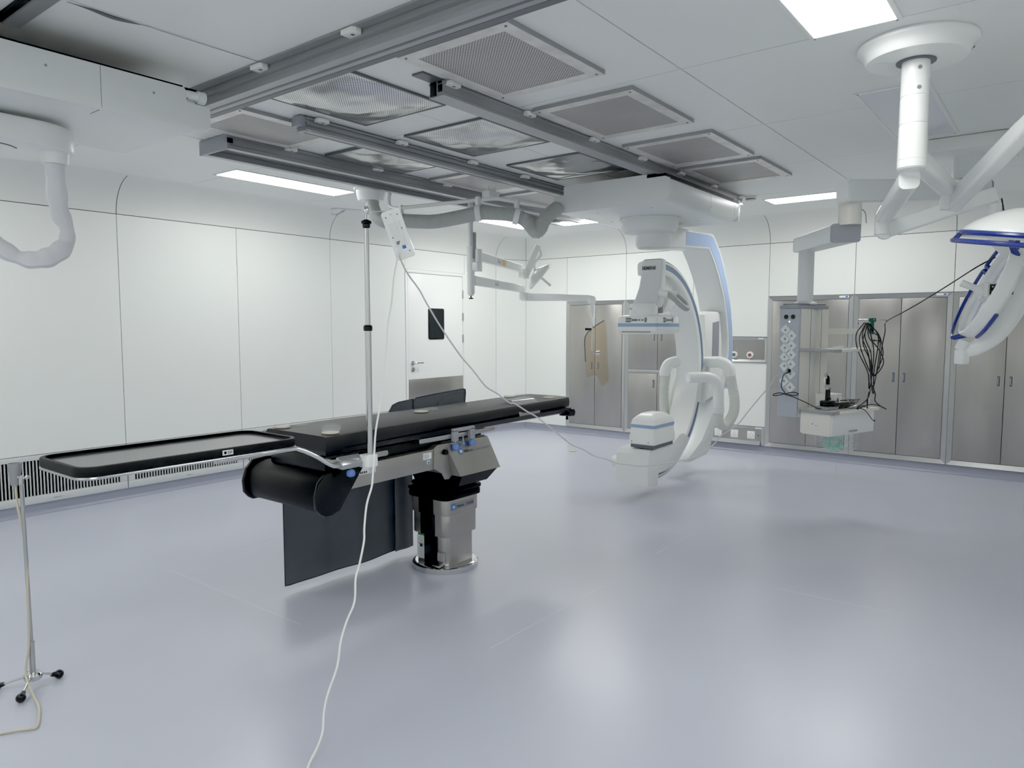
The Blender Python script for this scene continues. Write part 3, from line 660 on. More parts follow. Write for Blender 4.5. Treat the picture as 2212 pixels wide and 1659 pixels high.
# detector
b = MB(); x0, x1, yy0, yy1 = 5.62, 6.07, 2.795, 3.185
rg = []
for z, i in ((1.602, .045), (1.592, .015), (1.584, .004), (1.575, 0), (1.50, -.004), (1.458, 0), (1.445, .008), (1.435, .03)): rg.append([(x, y, z) for x, y in rrect(x0+i, yy0+i, x1-i, yy1-i, .028, 4)])
b.loft(rg); det = b.build('x_ray_detector', M['white'], t, ang=30)
b = MB(); b.loft([[(x, y, z) for x, y in rrect(x0-.0045, yy0-.0045, x1+.0045, yy1+.0045, .029, 4)] for z in (1.499, 1.529)]); b.build('blue_band', M['band'], det)
b = MB(); b.box((x0-.003, yy0+.06, 1.451), (x0+.01, yy1-.05, 1.456)); b.build('edge_strip', M['black'], det)
b = MB()
for y, z, w, h in ((3.07, 1.569, .028, .009), (3.07, 1.546, .028, .009), (3.01, 1.557, .030, .009), (2.962, 1.557, .010, .009), (2.932, 1.557, .010, .009), (2.902, 1.557, .011, .021)):
    b.prism(rrect(y-w, z-h, y+w if w < .02 else y+w, z+h, .0085, 3), 'x', x0-.004, x0+.002)
b.build('push_buttons', M['inkg'], det)
b = MB()
for x, z, w, h in ((5.76, 1.569, .024, .009), (5.76, 1.546, .024, .009), (5.815, 1.557, .024, .009), (5.858, 1.557, .009, .009), (5.886, 1.557, .009, .009), (5.915, 1.557, .009, .021)):
    b.prism(rrect(x-w, z-h, x+w, z+h, .0085, 3), 'y', yy0-.004, yy0+.002)
b.build('side_push_buttons', M['inkg'], det)
# hose between neck and plate
b = MB(); b.cyl((5.80, 2.875, 1.80), (5.83, 2.80, 1.785), .034); b.build('hose_socket', M['white'], t)
b = MB(); b.cyl((6.10, 2.93, 1.80), (6.13, 2.85, 1.785), .032); b.build('hose_socket', M['white'], t)
hz = [(5.82, 2.81, 1.79), (5.85, 2.75, 1.745), (5.90, 2.71, 1.69), (5.985, 2.70, 1.66), (6.06, 2.72, 1.675), (6.105, 2.77, 1.72), (6.125, 2.86, 1.785)]
b = MB(); b.tube(hz, .0255, 14); b.build('detector_hose', M['rib'], t)
# x-ray tube housing
b = MB(); rg = []
x0, x1, yy0, yy1 = 5.56, 5.98, 2.772, 3.022
for z, ix, iy in ((.475, .01, .01), (.485, 0, 0), (.55, 0, 0), (.57, .006, .006), (.655, .008, .008), (.69, .02, .016), (.715, .05, .035), (.738, .10, .055), (.744, .13, .075)): rg.append([(x, y, z) for x, y in rrect(x0+ix, yy0+iy, x1-ix, yy1-iy, .025, 4)])
b.loft(rg); tb = b.build('x_ray_tube_housing', M['white'], t, ang=30)
b = MB(); b.loft([[(x, y, z) for x, y in rrect(x0+.0045, yy0+.0045, x1-.0045, yy1-.0045, .025, 4)] for z in (.622, .650)]); b.build('blue_band', M['band'], tb)
b = MB()
for y in (2.83, 2.99): b.cyl((x0-.002, y, .50), (x0+.002, y, .50), .005, n=8)
b.build('housing_screws', M['dgrey'], tb)
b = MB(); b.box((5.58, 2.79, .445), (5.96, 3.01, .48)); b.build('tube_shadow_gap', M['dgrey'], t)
pl = [(5.515, .125), (5.50, .26), (5.52, .395), (5.56, .432), (5.74, .44), (6.02, .452), (6.14, .505), (6.22, .512), (6.36, .45), (6.27, .375), (6.13, .285), (5.98, .232), (5.86, .212), (5.72, .21), (5.70, .105)]
b = MB(); b.prism(pl, 'y', 2.802, 3.12, .01, 2); b.build('tube_cradle', M['white2'], t, ang=30)
b = MB(); b.cyl((5.60, 3.12, .30), (5.60, 3.185, .30), .055, .05); b.ball((5.60, 3.185, .30), .05, 16, (1, .4, 1)); b.build('cradle_knob', M['white'], t)
# pivot block behind ring
b = MB(); b.prism([(6.66, .74), (6.80, .72), (7.44, .80), (7.46, 1.16), (6.83, 1.165), (6.80, 1.10), (6.70, .93)], 'y', 2.91, 3.16, .02, 3); b.build('pivot_block', M['white'], t, ang=30)
b = MB(); b.prism([(6.70, .95), (6.80, 1.14), (6.92, 1.14), (6.92, .95), (6.80, .74), (6.68, .76)], 'y', 2.84, 2.92, .015, 2); b.build('ring_guide', M['greyw'], t)
b = MB(); fl = [(6.62, .60, 3.145), (6.72, .78, 3.145), (6.79, 1.0, 3.145), (6.80, 1.16, 3.145)]
b.loft([[(x, 3.125, z), (x, 3.215, z), (x+.05, 3.225, z), (x+.06, 3.125, z)] for x, z, _ in fl]); b.build('cable_cover_flap', M['white'], t, ang=50)
# elbows and corrugated hoses
b = MB(); b.tube([(6.215, 2.770, 1.03), (6.30, 2.70, 1.032), (6.385, 2.635, 1.028), (6.44, 2.598, .995), (6.475, 2.583, .93), (6.495, 2.585, .80), (6.52, 2.593, .70)], .050, 18); e1 = b.build('elbow_pipe', M['white'], t)
b = MB(); b.cyl((6.509, 2.590, .75), (6.52, 2.593, .69), .055); b.build('pipe_collar', M['white2'], t)
b = MB(); b.tube([(6.86, 2.93, 1.14), (6.84, 2.80, 1.15), (6.80, 2.69, 1.15), (6.785, 2.61, 1.11), (6.79, 2.590, 1.02)], .056, 18); b.build('elbow_pipe', M['white'], t)
b = MB(); b.tube([(6.76, 3.08, 1.145), (6.70, 3.13, 1.145), (6.65, 3.175, 1.12), (6.632, 3.198, 1.06), (6.632, 3.20, 1.01)], .056, 18); b.build('elbow_pipe', M['white'], t)
ribbed([(6.787, 2.590, 1.04), (6.80, 2.572, .93), (6.80, 2.545, .80), (6.775, 2.54, .68), (6.72, 2.562, .59), (6.635, 2.585, .555), (6.56, 2.600, .60), (6.525, 2.60, .69)], .048, t, 'corrugated_hose', M['ribw'])
ribbed([(6.632, 3.20, 1.03), (6.63, 3.208, .85), (6.60, 3.19, .68), (6.575, 3.15, .56), (6.60, 3.10, .50)], .046, t, 'corrugated_hose', M['ribw'])
# ------------------------------------------------------------------ big corrugated supply hose
t = thing('supply_hose', (4.7, 4.2, 2.40), 'thick grey corrugated supply hose slung from a white boom to the c-arm carriage', 'hose')
b = MB(); b.lathe([(.155, 2.735), (.15, 2.72), (.132, 2.712), (.126, 2.66), (.115, 2.625), (.105, 2.62)], (4.40, 5.02, 0)); b.build('ceiling_funnel', M['white2'], t)
hp = [(4.40, 5.0, 2.66), (4.365, 4.96, 2.56), (4.345, 4.87, 2.46), (4.355, 4.76, 2.412), (4.395, 4.611, 2.412), (4.434, 4.481, 2.400), (4.495, 4.32, 2.392), (4.567, 4.146, 2.415), (4.613, 4.005, 2.436), (4.649, 3.959, 2.446), (4.708, 3.883, 2.446), (4.803, 3.76, 2.435), (4.875, 3.665, 2.40), (4.905, 3.60, 2.33), (4.908, 3.56, 2.29), (4.925, 3.53, 2.31), (4.95, 3.515, 2.37), (5.0, 3.495, 2.43), (5.09, 3.46, 2.50)]
ribbed(hp, .058, t, 'corrugated_hose', M['rib'], .014, .004, 20)
b = MB(); b.tube([(4.49, 4.86, 2.73), (4.45, 4.84, 2.63), (4.40, 4.78, 2.560), (4.385, 4.71, 2.530), (4.40, 4.61, 2.525), (4.544, 4.257, 2.543), (4.724, 3.895, 2.568), (4.80, 3.80, 2.56), (4.90, 3.67, 2.53), (5.03, 3.53, 2.505)], .016, 12); b.build('boom_tube', M['white'], t)
for p, q, w in (((4.395, 4.63, 2.412), (.17, -.98, 0), .05), ((4.640, 3.965, 2.446), (.55, -.83, .1), .045), ((4.84, 3.71, 2.42), (.6, -.75, -.25), .045)):
    b = MB(); q = Vector(q).normalized(); p = Vector(p); b.lathe([(.064, -w/2), (.069, -w/2), (.069, w/2), (.064, w/2)], p, q, 28); u = p+Vector((0, 0, .066)); b.box(u+Vector((-.018, -.018, -.01)), u+Vector((.018, .018, .07)), .005); b.build('hose_clamp', M['white2'], t)
b = MB(); b.box((4.66, 3.86, 2.57), (4.80, 3.94, 2.63), .006); b.cyl((4.69, 3.90, 2.60), (4.69, 3.90, ZR0-.0), .012); b.cyl((4.76, 3.88, 2.60), (4.76, 3.88, ZR0), .012); b.build('boom_joint', M['white2'], t)
# ------------------------------------------------------------------ operating table
t = thing('operating_table', (3.245, 3.055, 0), 'long black-topped operating table on a stainless steel column', 'operating table')
b = MB(); b.lathe([(.207, .001), (.207, .034), (.200, .040), (.188, .042), (.188, .0415), (.01, .0415)], (3.245, 3.055, 0), n=64); pl = b.build('floor_plate', M['chrome'], t)
b = MB(); b.cyl((3.245+.17, 3.055-.121, .014), (3.245+.172, 3.055-.123, .02), .004, n=8); b.build('plate_bolt', M['dgrey'], pl)
def colseg(h, z0, z1, r=.045):
    b = MB(); cx, cy = 3.245, 3.055
    # steel wraps three sides; the face to the table's head end keeps a black strip in the middle
    b.prism(rrect(cx-h, cy-h, cx+h, cy+h, r, 6), 'z', z0, z1, .003); return b
cb = colseg(.133, .041, .29).build('column_lower_sleeve', M['steeldark'], t)
cm = colseg(.150, .225, .37).build('column_middle_sleeve', M['steeldark'], t)
cu = colseg(.157, .36, .468).build('column_upper_sleeve', M['steeldark'], t)
b = MB(); b.box((3.245-.142, 3.055-.062, .043), (3.13, 3.055+.045, .29), .004); b.box((3.245-.159, 3.055-.055, .225), (3.13, 3.055+.06, .37), .004); b.box((3.245-.165, 3.055-.05, .36), (3.13, 3.055+.068, .468), .004); b.build('black_cable_strip', M['black'], t)
b = MB()
cx, cy = 3.245, 3.055
for z0, z1, h in ((.455, .492, .172), (.497, .522, .176), (.527, .550, .160), (.555, .60, .15)): b.prism(rrect(cx-h, cy-h, cx+h, cy+h, .05, 6), 'z', z0, z1, .008)
b.prism(rrect(cx-.13, cy-.13, cx+.13, cy+.13, .05, 6), 'z', .45, .66); b.build('rubber_bellows', M['dull'], t)
b = MB(); b.prism([(3.052, .055), (3.062, .047), (3.105, .060), (3.112, .070), (3.112, .128), (3.100, .128), (3.098, .075), (3.055, .062)], 'y', 2.93, 2.985, .003); b.build('foot_pedal', M['steel2'], t)
b = MB(); b.m(M['greensticker']).box((3.1103, 3.110, .207), (3.1115, 3.148, .238)); b.m(M['paper']).box((3.1103, 3.108, .155), (3.1115, 3.168, .205)); b.box((3.1103, 3.108, .062), (3.1115, 3.168, .150))
b.m(M['ink']).box((3.1095, 3.120, .132), (3.1105, 3.145, .150))
for k in range(9): b.m(M['inkg']).box((3.1095, 3.113, .07+.0065*k), (3.1105, 3.145+.01*(k % 3), .0715+.0065*k))
for k in range(5): b.m(M['inkg']).box((3.1095, 3.113, .163+.008*k), (3.1105, 3.15+.006*(k % 3), .1648+.008*k))
b.build('column_stickers', None, t)
b = MB(); y = cy-.158; b.m(M['inkg']).box((3.13, y-.0004, .392), (3.34, y+.001, .432)); b.m(M['logo']).box((3.135, y-.0014, .394), (3.17, y, .430)); b.build('name_plate', None, t)
letters('Hillrom   TS7500', .022, (3.180, y-.0012, .403), (1, 0, 0), (0, 0, 1), M['ink'], t); letters('H', .024, (3.1445, y-.0022, .402), (1, 0, 0), (0, 0, 1), M['paper'], t, bold=.0008)
# longitudinal steel beam
b = MB(); b.prism([(2.36, .805), (2.90, .812), (2.90, .695), (2.20, .688), (2.36, .795)], 'y', 2.80, 3.31, .006); b.build('main_beam', M['steeldark'], t)
b = MB(); ya, yb = 2.785, 3.40
pr = [(2.245, .60), (2.275, .578), (2.345, .582), (2.30, .60)]
eo = [(2.29, .575)]+[(2.262+.05*math.cos(math.radians(a)), .615+.045*math.sin(math.radians(a))) for a in range(-90, -181, -15)]+[(2.205, .72), (2.225, .765), (2.265, .80), (2.32, .812), (2.48, .812), (2.235+.07, .595)]
eo = [(2.10, .60), (2.125, .584), (2.16, .583), (2.215, .60), (2.37, .80), (2.20, .806), (2.13, .795), (2.09, .755), (2.07, .69), (2.075, .63)]
b.prism(eo, 'y', 2.785, 2.81, .008, 2); b.build('end_cheek', M['black'], t); b = MB(); b.prism(eo, 'y', 3.395, 3.42, .008, 2); b.build('end_cheek', M['black'], t)
b = MB(); b.prism([(x+.012, z if z > .7 else z+.010) for x, z in eo[:4]]+[(2.35, .79), (2.20, .79), (2.14, .775), (2.105, .745), (2.09, .69), (2.092, .64)], 'y', 2.81, 3.395, .01); b.build('beam_end_cover', M['dull'], t)
b = MB(); b.box((2.17, 2.84, .785), (3.35, 3.30, .868), .01); b.build('top_frame', M['black'], t)
b = MB(); b.m(M['paper']).box((2.345, 2.7975, .752), (2.455, 2.7995, .790))
for k in range(4): b.m(M['ink']).box((2.352+.012*k, 2.7965, .757), (2.36+.012*k, 2.798, .768)); b.m(M['inkg']).box((2.41, 2.7965, .756+.008*k), (2.45, 2.798, .758+.008*k))
b.build('beam_sticker', None, t)
b = MB(); b.m(M['paper']).box((2.80, 2.7975, .762), (2.865, 2.7995, .797)); b.box((2.83, 2.7975, .735), (2.853, 2.7995, .754))
for k in range(5): b.m(M['inkg']).box((2.805, 2.7965, .768+.005*k), (2.84+.005*(k % 2), 2.798, .7695+.005*k))
b.m(M['logo']).box((2.834, 2.7965, .738), (2.849, 2.798, .747)); b.build('beam_sticker', None, t)
# sloped steel head with name
hd = [(2.795, .825), (2.83, .835), (2.95, .83), (2.80, .64)]
b = MB(); b.prism([(3.36, .83), (2.92, .83), (2.88, .812), (2.88, .70), (2.96, .66), (3.40, .655)], 'y', 2.80, 3.33, .004); b.build('column_head', M['steeldark'], t)
b = MB(); b.loft([[(2.985, 2.800, .822), (3.365, 2.80, .822), (3.365, 2.84, .835), (2.985, 2.84, .835)], [(3.03, 2.728, .640), (3.395, 2.728, .640), (3.395, 2.80, .640), (3.03, 2.80, .640)]]); hp = b.build('sloped_cover', M['steel'], t)
b = MB(); b.prism([(2.885, .815), (2.985, .826), (3.03, .64), (3.005, .622), (2.97, .625), (2.945, .665), (2.88, .70)], 'y', 2.795, 2.80, .001); b.build('side_bracket', M['steel'], t)
b = MB(); b.cyl((2.965, 2.797, .785), (2.965, 2.775, .785), .017, .015, 20); b.build('black_knob', M['black'], t)
zd = Vector((0, .072, .182)).normalized()
b = MB(); b.prism([(3.07, 0), (3.105, 0), (3.105, .035), (3.07, .035)], 'z', 0, .001)
for v in b.bm.verts: v.co = Vector((v.co.x, 2.7745, .7575))+zd*v.co.y+Vector((0, -.93, .37))*(v.co.z+.0005)
b.build('logo_badge', M['logo'], hp)
letters('Hillrom', .026, (3.115, 2.7725, .764), (1, 0, 0), zd, M['ink'], hp); letters('Carbon FloatLine', .019, (3.215, 2.7725, .766), (1, 0, 0), zd, M['inkg'], hp); letters('H', .026, (3.078, 2.7725, .7655), (1, 0, 0), zd, M['paper'], hp, depth=.002, bold=.001)
b = MB(); b.loft([[(3.06, 2.742, .64), (3.39, 2.742, .64), (3.39, 3.2, .64), (3.06, 3.2, .64)], [(3.08, 2.79, .565), (3.34, 2.79, .565), (3.34, 3.15, .565), (3.08, 3.15, .565)], [(3.11, 2.86, .545), (3.30, 2.86, .545), (3.30, 3.12, .545), (3.11, 3.12, .545)]]); b.build('lower_head_cover', M['dull'], t)
# carbon tabletop and side rails
b = MB()
def taper(xa, xb, ya0, ya1, yb0, yb1, z0, z1, n=12, inset=0):
    rg = []
    for k in range(n+1):
        u = k/n; x = xa+(xb-xa)*u; rg.append((x, ya0+(yb0-ya0)*u, ya1+(yb1-ya1)*u))
    return rg
b.loft([[(2.20, 2.87, .862), (4.40, 2.925, .862), (4.40, 3.30, .862), (2.20, 3.25, .862)], [(2.17, 2.835, .872), (4.46, 2.905, .872), (4.46, 3.335, .872), (2.17, 3.275, .872)], [(2.17, 2.835, .899), (4.46, 2.905, .899), (4.46, 3.335, .899), (2.17, 3.275, .899)]]); b.build('carbon_tabletop', M['carbon'], t)
def side_rail(x0, x1, z0, z1, y):
    b = MB(); b.prism(rrect(x0, z0, x1, z1, .011, 4), 'y', y-.010, y, .002)
    for x in (x0+.05, x1-.05): b.cyl((x, y, (z0+z1)/2), (x, y+.10, (z0+z1)/2), .008, n=10)
    for x in (x0+.07, x1-.07): b.cyl((x, y-.0112, (z0+z1)/2), (x, y-.009, (z0+z1)/2), .005, n=8)
    return b
side_rail(2.13, 2.50, .838, .865, 2.76).build('side_rail', M['steel2'], t); side_rail(2.765, 3.42, .857, .882, 2.80).build('side_rail', M['steel2'], t)
side_rail(2.3, 3.9, .80, .826, 3.43).build('side_rail', M['steel2'], t)
b = MB(); b.box((4.36, 2.90, .845), (4.475, 2.95, .884), .008); b.cyl((4.40, 2.90, .862), (4.40, 2.872, .862), .02, n=16); b.cyl((4.45, 2.93, .865), (4.45, 2.88, .865), .026, n=16); b.cyl((4.41, 2.91, .85), (4.41, 2.91, .815), .008, .011, 10); b.build('end_clamp', M['black'], t)
b = MB(); b.cyl((4.42, 2.899, .866), (4.42, 2.893, .866), .005, n=10); b.build('clamp_bolt', M['chrome'], t)
# mattress
b = MB(); n = 26; R = []
for k in range(n+1):
    u = k/n; x = 2.135+2.365*u
    yn_ = 2.775+.165*u+.012*math.sin(PI*u)*(1 if u < .7 else .4); yf_ = 3.285+.065*u
    zt = .974+.002*math.sin(9*u); zb_ = .900
    r = .018 if 0 < k < n else .03
    e = .0 if 0 < k < n else .012
    if k == 0: x += 0
    R.append([(x, yn_+e, zb_+.012), (x, yn_-.004+e, (zb_+zt)/2), (x, yn_+e, zt-.014), (x, yn_+.005+e, zt-.004), (x, yn_+.018+e, zt), (x, (yn_+yf_)/2, zt+.001), (x, yf_-.018-e, zt), (x, yf_-.005-e, zt-.004), (x, yf_-e, zt-.014), (x, yf_-e, zb_+.012), (x, yf_-.015, zb_), (x, yn_+.015, zb_)])
R.insert(1, [(p[0]-.002 if False else 2.137, p[1], p[2]) for p in R[0]])
b.loft(R); tag(b.build('mattress', M['mattress'], base=(3.3, 3.05, .9)), 'long black foam mattress covering the operating table', 'mattress')
# clamp with blue knobs on the rail
t2 = thing('rail_clamp', (3.10, 2.775, .80), 'grey bracket with three blue knobs clamped on the operating table side rail', 'clamp')
b = MB(); b.box((3.02, 2.768, .838), (3.062, 2.792, .905), .004); b.box((3.165, 2.768, .838), (3.207, 2.792, .905), .004); b.box((3.02, 2.768, .893), (3.207, 2.792, .913), .004); b.build('bracket', M['grey'], t2)
for x, z, r in ((3.041, .808, .021), (3.186, .815, .021), (3.105, .818, .013)):
    b = MB(); b.cyl((x, 2.775, z+.015), (x, 2.775, .86), .0045, n=10); s = b.build('knob_stem', M['chrome'], t2)
    b = MB(); b.lathe([(.006, -r*.8), (r*.9, -r*.6), (r, 0), (r*.85, r*.6), (.006, r)], (x, 2.775, z), n=20); b.build('blue_knob', M['knob'], s)
b = MB(); b.cyl((3.186, 2.767, .88), (3.186, 2.764, .88), .006, n=12); b.build('bracket_screw', M['chrome'], t2)
# arm board
t = thing('arm_board', (1.55, 3.0, .95), 'long dark arm board with raised black edge extending left from the operating table', 'arm board')
x0, x1, ya, yb = 1.055, 2.000, 2.785, 3.225; z0 = .962
b = MB(); b.prism(rrect(x0+.012, ya+.012, x1-.012, yb-.012, .06, 6), 'z', z0, z0+.014); b.build('board_surface', M['board'], t)
rim = [(x, y, z0+.010) for x, y in rrect(x0, ya, x1, yb, .07, 7)]
b = MB(); P = rrect(x0, ya, x1, yb, .075, 7); Q = rrect(x0+.017, ya+.017, x1-.017, yb-.017, .062, 7); P2 = rrect(x0+.003, ya+.003, x1-.003, yb-.003, .073, 7)
b.loft([[(x, y, z0-.012) for x, y in Q], [(x, y, z0-.012) for x, y in P2], [(x, y, z0-.005) for x, y in P], [(x, y, z0+.020) for x, y in P], [(x, y, z0+.026) for x, y in P2], [(x, y, z0+.026) for x, y in Q], [(x, y, z0+.012) for x, y in Q]], cap=False); b.build('raised_edge', M['dull'], t)
b = MB(); P = rrect(x0+.004, ya+.004, x1-.004, yb-.004, .07, 7); b.tube([(x, y, z0-.016) for x, y in P], .0065, 8, smooth=False, closed=True); b.build('edge_tube', M['steel2'], t)
b = MB(); b.tube([(1.58, ya+.012, z0-.024), (1.92, ya+.005, z0-.022), (1.99, ya-.003, z0-.030), (2.06, 2.75, .892), (2.12, 2.725, .846), (2.17, 2.722, .838), (2.30, 2.722, .838)], .0115, 12); b.build('support_tube', M['chrome'], t)
b = MB(); b.prism([(2.705, .820), (2.742, .820), (2.750, .832), (2.750, .872), (2.738, .878), (2.712, .862), (2.700, .842)], 'x', 2.165, 2.295, .003); b.build('rail_block', M['steel2'], t)
b = MB(); b.lathe([(.006, -.018), (.019, -.013), (.022, 0), (.018, .014), (.006, .02)], (2.225, 2.715, .793), n=20); b.build('blue_knob', M['knob'], t)
b = MB(); b.m(M['paper']).box((1.605, ya-.0022, z0-.002), (1.653, ya-.0002, z0+.019)); b.m(M['ink']); b.lathe([(.0065, 0), (.0065, .0006), (.004, .0006), (.004, 0)], (1.617, ya-.0022, z0+.0085), (0, -1, 0), 16); b.box((1.630, ya-.003, z0+.002), (1.633, ya-.002, z0+.015)); b.box((1.637, ya-.003, z0+.002), (1.640, ya-.002, z0+.015)); b.box((1.644, ya-.003, z0+.004), (1.647, ya-.002, z0+.015)); b.build('sticker', None, t)
# iv pole on the table rail
t = thing('iv_pole', (2.338, 2.705, .81), 'tall telescopic chrome drip pole clamped to the near side of the operating table', 'iv pole')
X, Y = 2.338, 2.705
b = MB(); b.prism(rrect(X-.050, Y-.035, X+.030, Y+.038, .02, 5), 'z', .812, .872, .005); b.build('pole_clamp', M['white'], t)
b = MB(); b.cyl((X, Y, .84), (X, Y, 1.50), .0155, n=20); b.build('lower_tube', M['chrome'], t)
b = MB(); b.cyl((X, Y, 1.48), (X, Y, 1.985), .0125, n=20); b.build('upper_tube', M['chrome'], t)
b = MB(); b.cyl((X, Y, 1.96), (X, Y, 2.068), .009, n=16); b.build('top_tube', M['chrome'], t)
b = MB(); b.lathe([(.016, 1.478), (.022, 1.482), (.022, 1.502), (.016, 1.508)], (X, Y, 0), n=16); b.build('locking_collar', M['black'], t)
b = MB(); b.lathe([(.013, 1.972), (.018, 1.976), (.019, 1.992), (.024, 1.994), (.026, 2.001), (.022, 2.008), (.014, 2.010), (.010, 2.014)], (X, Y, 0), n=16); b.build('locking_collar', M['black'], t)
ht = 2.058
b = MB(); hk = [(X, Y, ht), (2.30, 2.745, ht+.001), (2.270, 2.775, ht+.003), (2.240, 2.812, ht+.006), (2.226, 2.828, ht), (2.226, 2.828, ht-.016), (2.240, 2.812, ht-.022), (2.262, 2.786, ht-.008), (2.272, 2.775, ht+.001)]
b.tube(hk, .0032, 8); b.tube([(X, Y, ht-.006), (2.37, 2.66, ht-.006), (2.395, 2.63, ht-.008), (2.41, 2.60, ht-.022), (2.425, 2.585, ht+.000)], .0032, 8)
b.tube([(X, Y, ht+.005), (2.36, 2.73, ht+.012), (2.365, 2.745, ht+.022)], .0032, 8); b.tube([(X, Y, ht+.005), (2.315, 2.685, ht+.004), (2.30, 2.67, ht+.01)], .0032, 8)
b.lathe([(.011, -.018), (.013, -.012), (.013, .012), (.009, .018)], (X, Y, ht), n=16); b.build('hook_ring', M['chrome'], t)
# power strip hanging on the hook
t = thing('power_strip', (2.405, 2.555, 1.83), 'white power strip dangling askew from the drip pole hook', 'power strip')
a = Vector((2.372, 2.572, 2.040)); c = Vector((2.430, 2.530, 1.835)); ax = (a-c); L = ax.length; ax.normalize()
nrm = Vector((-.70, -.62, -.10)); nrm = (nrm-ax*nrm.dot(ax)).normalized(); sd = ax.cross(nrm)
def onbox(b, u0, u1, v0, v1, n0, n1, r=.008):
    P = rrect(u0, v0, u1, v1, r, 4); b.loft([[c+sd*u+ax*v+nrm*n for u, v in P] for n in (n0, n1)])
b = MB(); onbox(b, -.046, .046, -.008, L+.008, -.022, .016, .014); s = b.build('strip_body', M['white'], t)
b = MB()
for u, v in ((-.028, .02), (.028, .02), (-.028, .1), (.028, .13), (-.028, L-.02), (.028, L-.02), (0, L-.012)): onbox(b, u-.003, u+.003, v-.003, v+.003, .016, .0168, .0014)
b.build('strip_screws', M['dgrey'], s)
b = MB(); onbox(b, -.020, -.012, L-.032, L-.026, .016, .0168, .002); onbox(b, -.028, .028, L-.043, L-.042, .016, .0163, .0003); onbox(b, -.030, .031, .05, L-.05, .0160, .0164, .004); b.build('strip_marks', M['greyw'], s)
b = MB(); onbox(b, -.02, .0, .062, .078, .0165, .0172, .002); b.build('red_writing', M['inkg'], s)
b = MB(); onbox(b, .0, .018, .036, .052, .0165, .0172, .002); b.build('blue_logo', M['logo'], s)
b = MB(); b.tube([a+ax*.005, a+ax*.02+Vector((.01, 0, .0)), Vector((2.40, 2.60, 2.046)), Vector((2.39, 2.585, 2.03))], .0028, 8); b.build('hanging_loop', M['cordgrey'], t)
cab1 = [(2.352, 2.545, 2.03), (2.37, 2.50, 1.93), (2.362, 2.515, 1.825), (2.328, 2.506, 1.727), (2.283, 2.476, 1.607), (2.242, 2.457, 1.512), (2.195, 2.42, 1.387), (2.153, 2.394, 1.286), (2.104, 2.36, 1.169), (2.05, 2.332, 1.056), (2.008, 2.297, 0.955), (1.974, 2.269, 0.875), (1.956, 2.256, 0.837), (1.918, 2.244, 0.773), (1.878, 2.214, 0.69), (1.857, 2.193, 0.642), (1.812, 2.17, 0.564), (1.783, 2.159, 0.518), (1.747, 2.124, 0.445), (1.703, 2.116, 0.388), (1.659, 2.1, 0.326), (1.615, 2.068, 0.254), (1.555, 2.048, 0.18), (1.521, 2.027, 0.133), (1.493, 1.999, 0.087), (1.459, 1.986, 0.049), (1.40, 1.965, 0.006), (1.25, 1.80, .006), (1.1, 1.5, .006)]
b = MB(); b.tube(cab1, .0043, 8, 4); tag(b.build('power_cable', M['cord'], base=(1.4, 1.97, 0)), 'thick white cable falling from the hanging power strip to the floor in front', 'cable')
cab2 = [(2.40, 2.545, 1.86), (2.384, 2.523, 1.826), (2.446, 2.539, 1.757), (2.522, 2.537, 1.682), (2.584, 2.552, 1.623), (2.658, 2.554, 1.536), (2.73, 2.557, 1.461), (2.807, 2.554, 1.38), (2.873, 2.565, 1.328), (2.951, 2.56, 1.262), (3.039, 2.543, 1.169), (3.123, 2.531, 1.125), (3.211, 2.514, 1.066), (3.277, 2.525, 1.054), (3.37, 2.5, 0.999), (3.452, 2.492, 0.961), (3.551, 2.46, 0.886), (3.643, 2.437, 0.82), (3.733, 2.417, 0.761), (3.823, 2.398, 0.725), (3.917, 2.373, 0.673), (4.016, 2.342, 0.641), (4.11, 2.316, 0.602), (4.213, 2.279, 0.581), (4.31, 2.251, 0.56), (4.435, 2.186, 0.558), (4.557, 2.124, 0.566), (4.681, 2.061, 0.581), (4.796, 2.008, 0.623), (4.897, 1.975, 0.66), (4.981, 1.962, 0.711), (5.084, 1.927, 0.75), (5.182, 1.896, 0.796), (5.269, 1.88, 0.851), (5.385, 1.826, 0.963), (5.49, 1.787, 1.046), (5.583, 1.763, 1.123), (5.80, 1.740, 1.15)]
b = MB(); b.tube(cab2, .0042, 8, 4); tag(b.build('extension_cable', M['cordgrey'], base=(2.4, 2.54, .55)), 'pale cable slung across the room from the power strip to the pendant sockets', 'cable')
# lead curtain under the table and apron behind it
b = MB(); pts = []
for k in range(31):
    u = k/30; x = 2.315+.855*u if u < .85 else 2.315+.855*.85+(u-.85)*.95
    y = 3.405+.010*math.sin(u*7)+.006*math.sin(u*15+1)+(0 if u < .85 else (u-.85)*.05)
    pts.append((x, y))
for m_, z0, z1, dy in ((M['lead'], .045, .64, 0),):
    b.m(m_).loft([[(x+.0*zz, y, zz) for x, y in pts]+[(x, y+.004, zz) for x, y in reversed(pts)] for zz in (z0, .2, .4, z1)])
tc = thing('lead_curtain', (2.75, 3.41, .04), 'dark grey lead curtain hanging below the left end of the operating table', 'curtain')
b.build('curtain_sheet', None, tc, ang=60)
b = MB(); b.tube([(pts[0][0], pts[0][1]-.001, .64), (pts[0][0], pts[0][1]-.001, .06), (pts[1][0]-.01, pts[1][1], .046)]+[(x, y-.001, .045) for x, y in pts[1::2]], .0035, 6, smooth=False); b.build('stitched_edge', M['leadedge'], tc)
b = MB(); pp = [(3.13+.16*k/8, 3.385+.004*math.sin(k)) for k in range(9)]
b.loft([[(x, y, z) for x, y in pp]+[(x, y+.005, z) for x, y in reversed(pp)] for z in (.045, .3, .64)]); b.build('second_sheet', M['lead'], tc)
ta = thing('lead_apron', (3.5, 3.47, .8), 'dark grey padded lead panels standing up along the far side of the operating table', 'lead shield')
